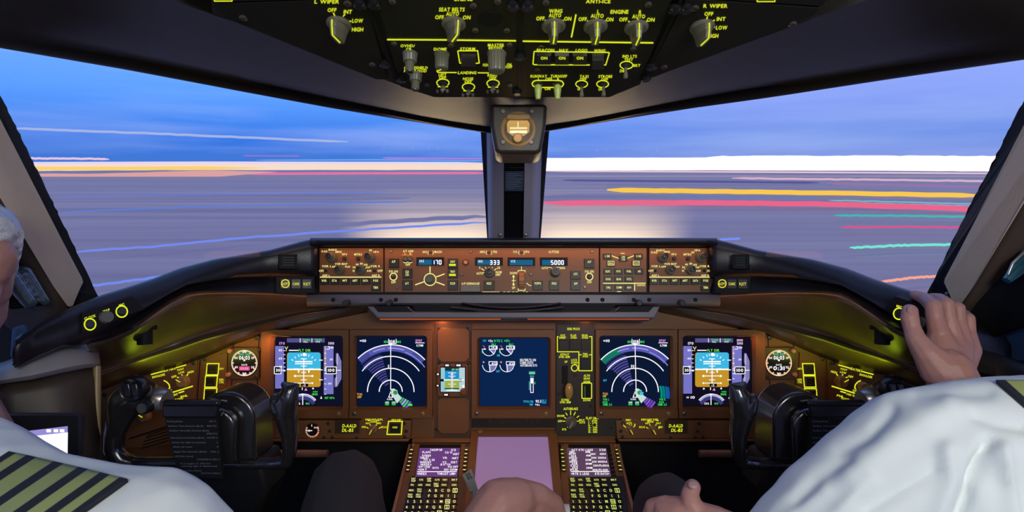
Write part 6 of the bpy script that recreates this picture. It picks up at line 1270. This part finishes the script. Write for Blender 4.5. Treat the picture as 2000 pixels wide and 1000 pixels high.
# ------------------------------------------------------------------ side consoles
for s in (0, 1):
    f = (lambda q: [(2006 - a, *r) for a, *r in q]) if s else (lambda q: q)
    fx = (lambda x: 2006 - x) if s else (lambda x: x)
    def lo(rows, m, name, par, **k):
        rows = [[pz(*q) for q in f(r)] for r in rows]
        if s: rows = rows[::-1]
        mb = MB(); mb.grid(rows, m); return mb.build(name, par, **k)
    th = thing('side_console', 'grey and brown side console at the outboard knee of the ' + ('left' if not s else 'right') + ' pilot', 'console', pz(fx(60), 1000, .85))
    a = resample([(-300, 790, .86), (0, 722, .80), (60, 700, .81), (130, 676, .86), (165, 678, .90), (188, 690, .93)], 20); b2 = resample([(-300, 850, .85), (0, 745, .785), (60, 737, .795), (130, 722, .845), (172, 714, .885), (192, 712, .92)], 20)
    up = [(x, y - 8, z + .10) for x, y, z in a]
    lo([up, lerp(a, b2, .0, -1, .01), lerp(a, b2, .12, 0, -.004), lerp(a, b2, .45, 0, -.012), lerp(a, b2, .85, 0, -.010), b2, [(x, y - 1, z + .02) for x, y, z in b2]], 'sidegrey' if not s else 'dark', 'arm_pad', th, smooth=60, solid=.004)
    c = resample([(-300, 870, .87), (0, 752, .80), (130, 728, .855), (192, 712, .93)], 20); d_ = resample([(-300, 1250, .84), (0, 1100, .77), (130, 1080, .80), (192, 1060, .86)], 20)
    lo([c, lerp(c, d_, .08, 0, -.004), lerp(c, d_, .5), d_], mat('console_brown', (.06, .042, .03), .5, bump=.2, bscale=400), 'side_panel', th, smooth=60, solid=.004)
    mb = MB(); mb.tube([pz(fx(189), 715, .915), pz(fx(189), 800, .905), pz(fx(189), 1010, .885)], .006, mat('console_edge_lit_tone', (.35, .24, .10), .35)); mb.build('edge_trim', th, smooth=50)  # yellow light along the console edge is put into the tube colour
    # liner behind everything at the side
    mb = MB(); q = [(-420, 540, 1.02), (100, 590, 1.05), (196, 640, 1.08), (196, 1010, 1.08), (-420, 1250, 1.02)]; outline(mb, f(q), 0, .02, 'dark'); struct(mb, 'wall_' + ('left' if not s else 'right'), smooth=0)
TBP = plane3(pz(60, 900, .79), pz(150, 900, .84), pz(60, 830, .795))
th = thing('tablet_screen', 'bright white side screen in a thick black frame behind the left pilot shoulder', 'screen', pz(80, 950, .8))
mb = MB(); mb.slab(TBP, rrect(-30, 806, 158, 960, 8), -.01, .006, 'blackg'); mb.slab(TBP, rrect(-20, 812, 148, 950, 6), .006, .007, 'black'); mb.build('frame', th, bevel=.002)
mb = MB(); mb.poly(TBP, [(36, 843), (128, 832), (127, 906), (50, 912)], .0075, glow(150, 140, 210)); mb.poly(TBP, [(44, 853), (128, 844), (127, 905), (56, 910)], .0079, glow(250, 250, 255, 1.1))
for x in (86, 100, 112): mb.rect(TBP, x, 838, x + 9, 844, .008, glow(250, 250, 255, 1.1))
mb.build('screen', th, smooth=0)
# items by the side windows
th = thing('window_crank', 'glossy dark handle housing with bright reflections beside the left windshield post', 'handle', pz(60, 600, .74))
caps = chain(K(18, 540, .80, 15), K(58, 592, .82, 12)) + chain(K(46, 532, .82, 14), K(88, 590, .84, 8)); blob('handle_shells', caps, .003, th, mat('teal_gloss', (.05, .07, .08), .12, spec=.9), 3)
mb = MB(); mb.slab(plane3(pz(50, 590, .835), pz(100, 590, .86), pz(40, 530, .825)), [(-20, 500), (52, 522), (100, 596), (20, 606), (-20, 560)], -.02, 0, 'black'); mb.build('backplate', th, bevel=.004)
th = thing('oxygen_light', 'clear bluish glass bulb in a dark recess beside the right windshield post', 'lamp', pz(1985, 580, .74))
mb = MB(); mb.tube([pz(1966, 548, .81), pz(1984, 530, .81), pz(2010, 502, .81)], [.006, .010, .011], mat('teal_glass', (.03, .14, .18), .06, spec=1.0, coat=1), seg=24); mb.build('bulb', th, smooth=60)
mb = MB(); mb.tube([pz(1969, 536, .808), pz(1978, 514, .805), pz(2004, 488, .805)], .0022, 'alloy', seg=12); mb.build('bulb_ring', th, smooth=60)
mb = MB(); outline(mb, [(1886, 612, .90), (1892, 590, .89), (1952, 484, .85), (1965, 478, .84), (2060, 470, .79), (2060, 620, .79), (1940, 660, .87)], 0, .03, 'black'); mb.build('recess_plate', th, bevel=.004)
mb = MB(); outline(mb, [(1886, 694, .93), (1925, 640, .90), (1960, 610, .88), (2060, 585, .84), (2060, 706, .84), (1990, 708, .88)], 0, .02, 'blue'); tag(mb.build('side_pouch', None, bevel=.005), 'blue fabric pouch low behind the hand of the right pilot', 'pouch')
mb = MB(); outline(mb, [(20, 700, .80), (24, 640, .80), (50, 632, .81), (66, 690, .83), (60, 712, .82)], 0, .02, 'blue'); tag(mb.build('side_pouch', None, bevel=.005), 'small blue fabric pouch beside the chin of the left pilot', 'pouch')
# ------------------------------------------------------------------ the two pilots
def folds(amp, fx, fy, fz, seed, amp2=0.0):
    def d(c, n):
        p = Vector((c.x * fx + seed, c.y * fy, c.z * fz)); a = noise.noise(p) ; a = (1 - abs(a) * 2.4)
        return amp * a + amp2 * noise.noise(p * 2.7)
    return d
lp = thing('pilot', 'pilot at the left in a white shirt with striped epaulette, head turned inboard', 'person', pz(100, 1300, .6)); lp['label'] = 'person at left with grey hair, white shirt and striped epaulette, hand on the pedestal'
caps = chain(K(-118, 520, .67, 112), K(-112, 548, .67, 104)) + chain(K(-25, 500, 0.655, 46), K(-40, 520, 0.655, 52)) + chain(K(-50, 560, 0.655, 42), K(-20, 590, 0.645, 14), K(-12, 596, 0.642, 10)) + chain(K(-38, 620, 0.645, 20), K(-32, 632, 0.642, 18)) + chain(K(-38, 648, 0.645, 18), K(-48, 672, 0.645, 28), K(-90, 660, 0.66, 52), K(-90, 600, 0.69, 80)) \
    + chain(K(-100, 600, 0.69, 74), K(-120, 800, 0.7, 84), K(-60, 960, 0.58, 105)) + chain(K(-130, 575, 0.72, 14), K(-128, 600, 0.72, 10)) \
    + chain(K(-60, 980, 0.58, 100), K(200, 1060, 0.51, 100), K(300, 1100, 0.5, 95), K(560, 1260, 0.58, 62), K(760, 1140, 0.66, 50), K(915, 1058, 0.715, 46), K(955, 1020, 0.73, 44)) + chain(K(-60, 980, 0.58, 110), K(-100, 1500, 0.56, 200)) \
    + chain(K(940, 1030, 0.725, 46), K(975, 985, 0.745, 50), K(1010, 975, 0.755, 40)) + chain(K(975, 985, 0.745, 50), K(1000, 1000, 0.755, 44)) \
    + chain(K(1005, 965, 0.757, 32), K(1052, 968, 0.77, 24), K(1082, 985, 0.785, 20), K(1092, 1012, 0.79, 17)) + chain(K(1005, 985, 0.755, 32), K(1045, 992, 0.765, 22), K(1070, 1012, 0.78, 18), K(1076, 1035, 0.785, 15)) \
    + chain(K(1000, 1003, 0.75, 30), K(1030, 1020, 0.76, 20), K(1052, 1038, 0.775, 17), K(1056, 1055, 0.78, 14)) + chain(K(985, 1020, 0.745, 28), K(1010, 1042, 0.755, 18), K(1028, 1056, 0.77, 15)) + chain(K(955, 1010, 0.74, 28), K(985, 1050, 0.76, 20), K(1015, 1075, 0.785, 16))
blob('body', caps, .003, lp, 'skin', 8)
caps = chain(K(-122, 500, 0.68, 116), K(-70, 462, 0.672, 84), K(-36, 458, 0.664, 56), K(-12, 447, 0.66, 33)) + chain(K(-122, 500, 0.68, 116), K(-130, 560, 0.69, 100))
blob('hair', caps, .004, lp, 'hair', 4, disp=folds(.003, 30, 90, 90, 3))
shirt_l = blob('shirt', chain(K(-120, 905, .62, 100), K(-50, 912, .60, 92), K(60, 1015, .535, 122), K(180, 1048, .51, 130), K(288, 1056, .50, 132), K(420, 1180, .535, 118)) + chain(K(60, 1015, .535, 122), K(-60, 1200, .56, 220), K(-80, 1500, .56, 250)) + chain(K(288, 1056, .50, 130), K(150, 1300, .55, 200)), .004, lp, 'shirt', 10, disp=folds(.0022, 9, 16, 10, 5))
blob('trousers', chain(K(640, 1250, .66, 110), K(668, 1010, .82, 82), K(674, 950, .87, 68), K(676, 960, .90, 56)) + chain(K(674, 950, .87, 66), K(720, 1150, .98, 60)) + chain(K(640, 1250, .66, 110), K(100, 1500, .6, 160)), .004, lp, 'trouser', 12, disp=folds(.002, 25, 8, 8, 9))
# epaulette draped on the shoulder
def drape(o, quad, nu, nv, lift):
    dg = bpy.context.evaluated_depsgraph_get(); off = parent_loc(o.parent)
    bv = BVHTree.FromPolygons([v.co + off for v in o.data.vertices], [tuple(p.vertices) for p in o.data.polygons])
    g = []
    for j in range(nv + 1):
        row = []
        for i in range(nu + 1):
            u, v = i / nu, j / nv
            x = (1 - u) * (1 - v) * quad[0][0] + u * (1 - v) * quad[1][0] + u * v * quad[2][0] + (1 - u) * v * quad[3][0]; y = (1 - u) * (1 - v) * quad[0][1] + u * (1 - v) * quad[1][1] + u * v * quad[2][1] + (1 - u) * v * quad[3][1]
            d = ray(x, y).normalized(); h = bv.ray_cast(CAM, d)
            if h[0] is None: h = bv.find_nearest(pz(x, y, .52))
            row.append(h[0] + (CAM - h[0]).normalized() * lift)
        g.append(row)
    # relax so that the board is smooth
    for _ in range(6):
        g2 = [r[:] for r in g]
        for j in range(1, nv):
            for i in range(1, nu): g2[j][i] = (g[j][i] * 2 + g[j - 1][i] + g[j + 1][i] + g[j][i - 1] + g[j][i + 1]) / 6
        g = g2
    return g
def epaulette(shirt, quad, stripes, par, base='navy'):
    g = drape(shirt, quad, 48, 24, .005)
    mb = MB(); nu = 48
    for i in range(nu):
        u = (i + .5) / nu; gold = any(a <= u <= b_ for a, b_ in stripes)
        mb.grid([[r[i], r[i + 1]] for r in g][::-1], 'gold' if gold else base)
    o = mb.build('epaulette', par, smooth=80, recalc=True); md = o.modifiers.new('t', 'SOLIDIFY'); md.thickness = .004; md.offset = 0
epaulette(shirt_l, [(18, 884), (250, 938), (60, 1075), (-180, 1010)], [(.06, .15), (.22, .37), (.45, .58), (.66, .77), (.85, .94)], lp)

rp = thing('pilot', 'person at right, white shirt, one hand on glareshield, other hand in lap', 'person', pz(1950, 1350, .6))
caps = chain(K(2230, 620, .66, 130), K(2250, 560, .66, 130)) + chain(K(2230, 640, .66, 100), K(2180, 860, .60, 100)) + chain(K(2180, 900, .58, 120), K(2150, 1400, .56, 260)) \
    + chain(K(2180, 900, .58, 100), K(1820, 920, .57, 100), K(1560, 1110, .57, 72), K(1470, 1070, .60, 50), K(1408, 1030, .63, 36)) \
    + chain(K(1405, 1028, .63, 36), K(1330, 1010, .655, 38), K(1305, 1000, .665, 30)) + chain(K(1370, 1020, .645, 36), K(1318, 1030, .65, 32)) \
    + chain(K(1300, 990, .668, 22), K(1278, 992, .68, 19), K(1268, 1015, .69, 16), K(1280, 1035, .69, 14)) + chain(K(1302, 1008, .665, 22), K(1280, 1018, .675, 18), K(1275, 1042, .68, 16)) + chain(K(1310, 1025, .66, 20), K(1290, 1040, .67, 17), K(1288, 1060, .675, 15)) + chain(K(1322, 1040, .655, 18), K(1306, 1058, .66, 15)) \
    + chain(K(1368, 1010, .64, 24), K(1350, 985, .645, 21), K(1347, 968, .65, 17.5), K(1353, 951, .655, 15.5)) \
    + chain(K(2180, 900, .62, 80), K(2080, 990, .64, 62), K(1935, 828, .72, 52), K(1868, 752, .765, 41), K(1852, 722, .775, 42)) \
    + chain(K(1852, 728, .778, 38), K(1842, 690, .795, 32), K(1834, 652, .805, 19)) + chain(K(1858, 722, .78, 36), K(1862, 690, .80, 28), K(1859, 655, .81, 18)) + chain(K(1860, 722, .782, 34), K(1880, 668, .81, 18)) + chain(K(1862, 722, .785, 32), K(1898, 684, .81, 16.5)) \
    + chain(K(1834, 650, .803, 18.5), K(1826, 618, .80, 15.5), K(1824, 598, .805, 15), K(1806, 583, .845, 12), K(1787, 576, .868, 9.5)) \
    + chain(K(1859, 653, .808, 17.5), K(1852, 618, .812, 13), K(1849, 594, .815, 13.5), K(1836, 584, .85, 11.5), K(1822, 582, .87, 10)) \
    + chain(K(1880, 666, .808, 16.5), K(1874, 628, .818, 11.5), K(1871, 602, .822, 12.5), K(1862, 596, .85, 11)) + chain(K(1898, 682, .808, 15.5), K(1894, 648, .825, 10.5), K(1892, 622, .83, 11), K(1884, 614, .855, 10)) \
    + chain(K(1842, 726, .775, 38), K(1812, 692, .778, 25), K(1789, 662, .79, 17.5), K(1781, 640, .80, 15), K(1777, 622, .802, 16), K(1777, 608, .806, 14.5))
blob('body', caps, .0019, rp, 'skin', 3)
blob('hair', chain(K(2240, 560, .67, 138), K(2260, 600, .68, 130)), .006, rp, 'hair', 4)
mb = MB(); mb.lathe(pz(1781, 607, .7972), -FWD + RGT * .3 + UPV * .15, RGT, [(.0072, -.002), (.0066, .0004), (.004, .0009)], mat('nail', (.46, .27, .24), .35), seg=16); mb.build('thumb_nail', rp, smooth=60)
mb = MB(); mb.lathe(pz(1354, 946, .643), -FWD * .3 + UPV, RGT, [(.0065, -.002), (.006, .001), (.004, .002)], mat('nail', (.55, .36, .32), .3), seg=16); mb.build('thumb_nail', rp, smooth=60)
FOLDS = [((1926, 870), (1894, 950), (1874, 1010), 13, -.014), ((1825, 922), (1765, 955), (1700, 992), 20, -.009), ((1850, 800), (1760, 850), (1665, 930), 26, .008), ((1958, 880), (1966, 930), (1975, 1000), 16, .010), ((1850, 880), (1856, 940), (1830, 1000), 18, .008), ((1905, 812), (1950, 828), (2000, 836), 12, -.006),
         ((1740, 800), (1700, 850), (1640, 880), 14, -.005), ((1655, 900), (1600, 930), (1560, 975), 16, -.005), ((1610, 960), (1560, 1000), (1520, 1030), 14, .004), ((1790, 770), (1850, 768), (1930, 770), 12, -.003), ((1700, 940), (1650, 990), (1600, 1040), 16, .006)]
def segd(p, a, b_):
    ab = b_ - a; t_ = max(0, min(1, (p - a).dot(ab) / ab.dot(ab))); return (p - a - ab * t_).length
def rfold(c, n):
    d = c - CAM; z = d.dot(FWD); q = Vector((1000 + d.x / z * F, 500 - d.dot(UPV) / z * F)); s_ = 0
    if n.dot(FWD) < .2 and 1400 < q.x < 2200:
        for a0, a1, a2, w, amp in FOLDS:
            dd = min(segd(q, Vector(a0), Vector(a1)), segd(q, Vector(a1), Vector(a2)))
            if dd < 3 * w: s_ += amp * math.exp(-(dd / w) ** 2)
    p = Vector((c.x * 13 + c.z * 7, c.y * 5, c.z * 3 - c.x * 5)); r = Vector((c.x * 6, c.y * 4, c.z * 6 + 7))
    return s_ * .8 + .003 * noise.noise(r) + .0012 * noise.noise(p * 3)
caps = chain(K(1798, 892, .56, 134), K(1950, 884, .545, 146), K(2120, 880, .56, 150)) + chain(K(1784, 906, .56, 134), K(1660, 1000, .56, 122), K(1548, 1096, .565, 106), K(1500, 1140, .58, 84)) + chain(K(1798, 900, .56, 134), K(2000, 1300, .55, 300), K(2100, 1500, .56, 320)) + chain(K(1950, 884, .545, 146), K(2150, 1300, .54, 330)) + chain(K(1960, 870, .62, 90), K(2090, 985, .64, 84)) + chain(K(1800, 900, .56, 130), K(1760, 1200, .56, 200))
shirt_r = blob('shirt', caps, .004, rp, 'shirt', 12, disp=rfold)
epaulette(shirt_r, [(1945, 745), (2090, 745), (2150, 830), (2010, 800)], [(.12, .42), (.5, .7), (.8, .95)], rp)
blob('trousers', chain(K(1420, 1300, .62, 120), K(1320, 1060, .74, 86), K(1304, 998, .80, 66), K(1304, 985, .83, 58)) + chain(K(1304, 990, .82, 58), K(1270, 1200, .95, 55)) + chain(K(1420, 1300, .62, 120), K(1950, 1500, .6, 180)), .004, rp, 'trouser', 12, disp=folds(.002, 8, 25, 8, 2))
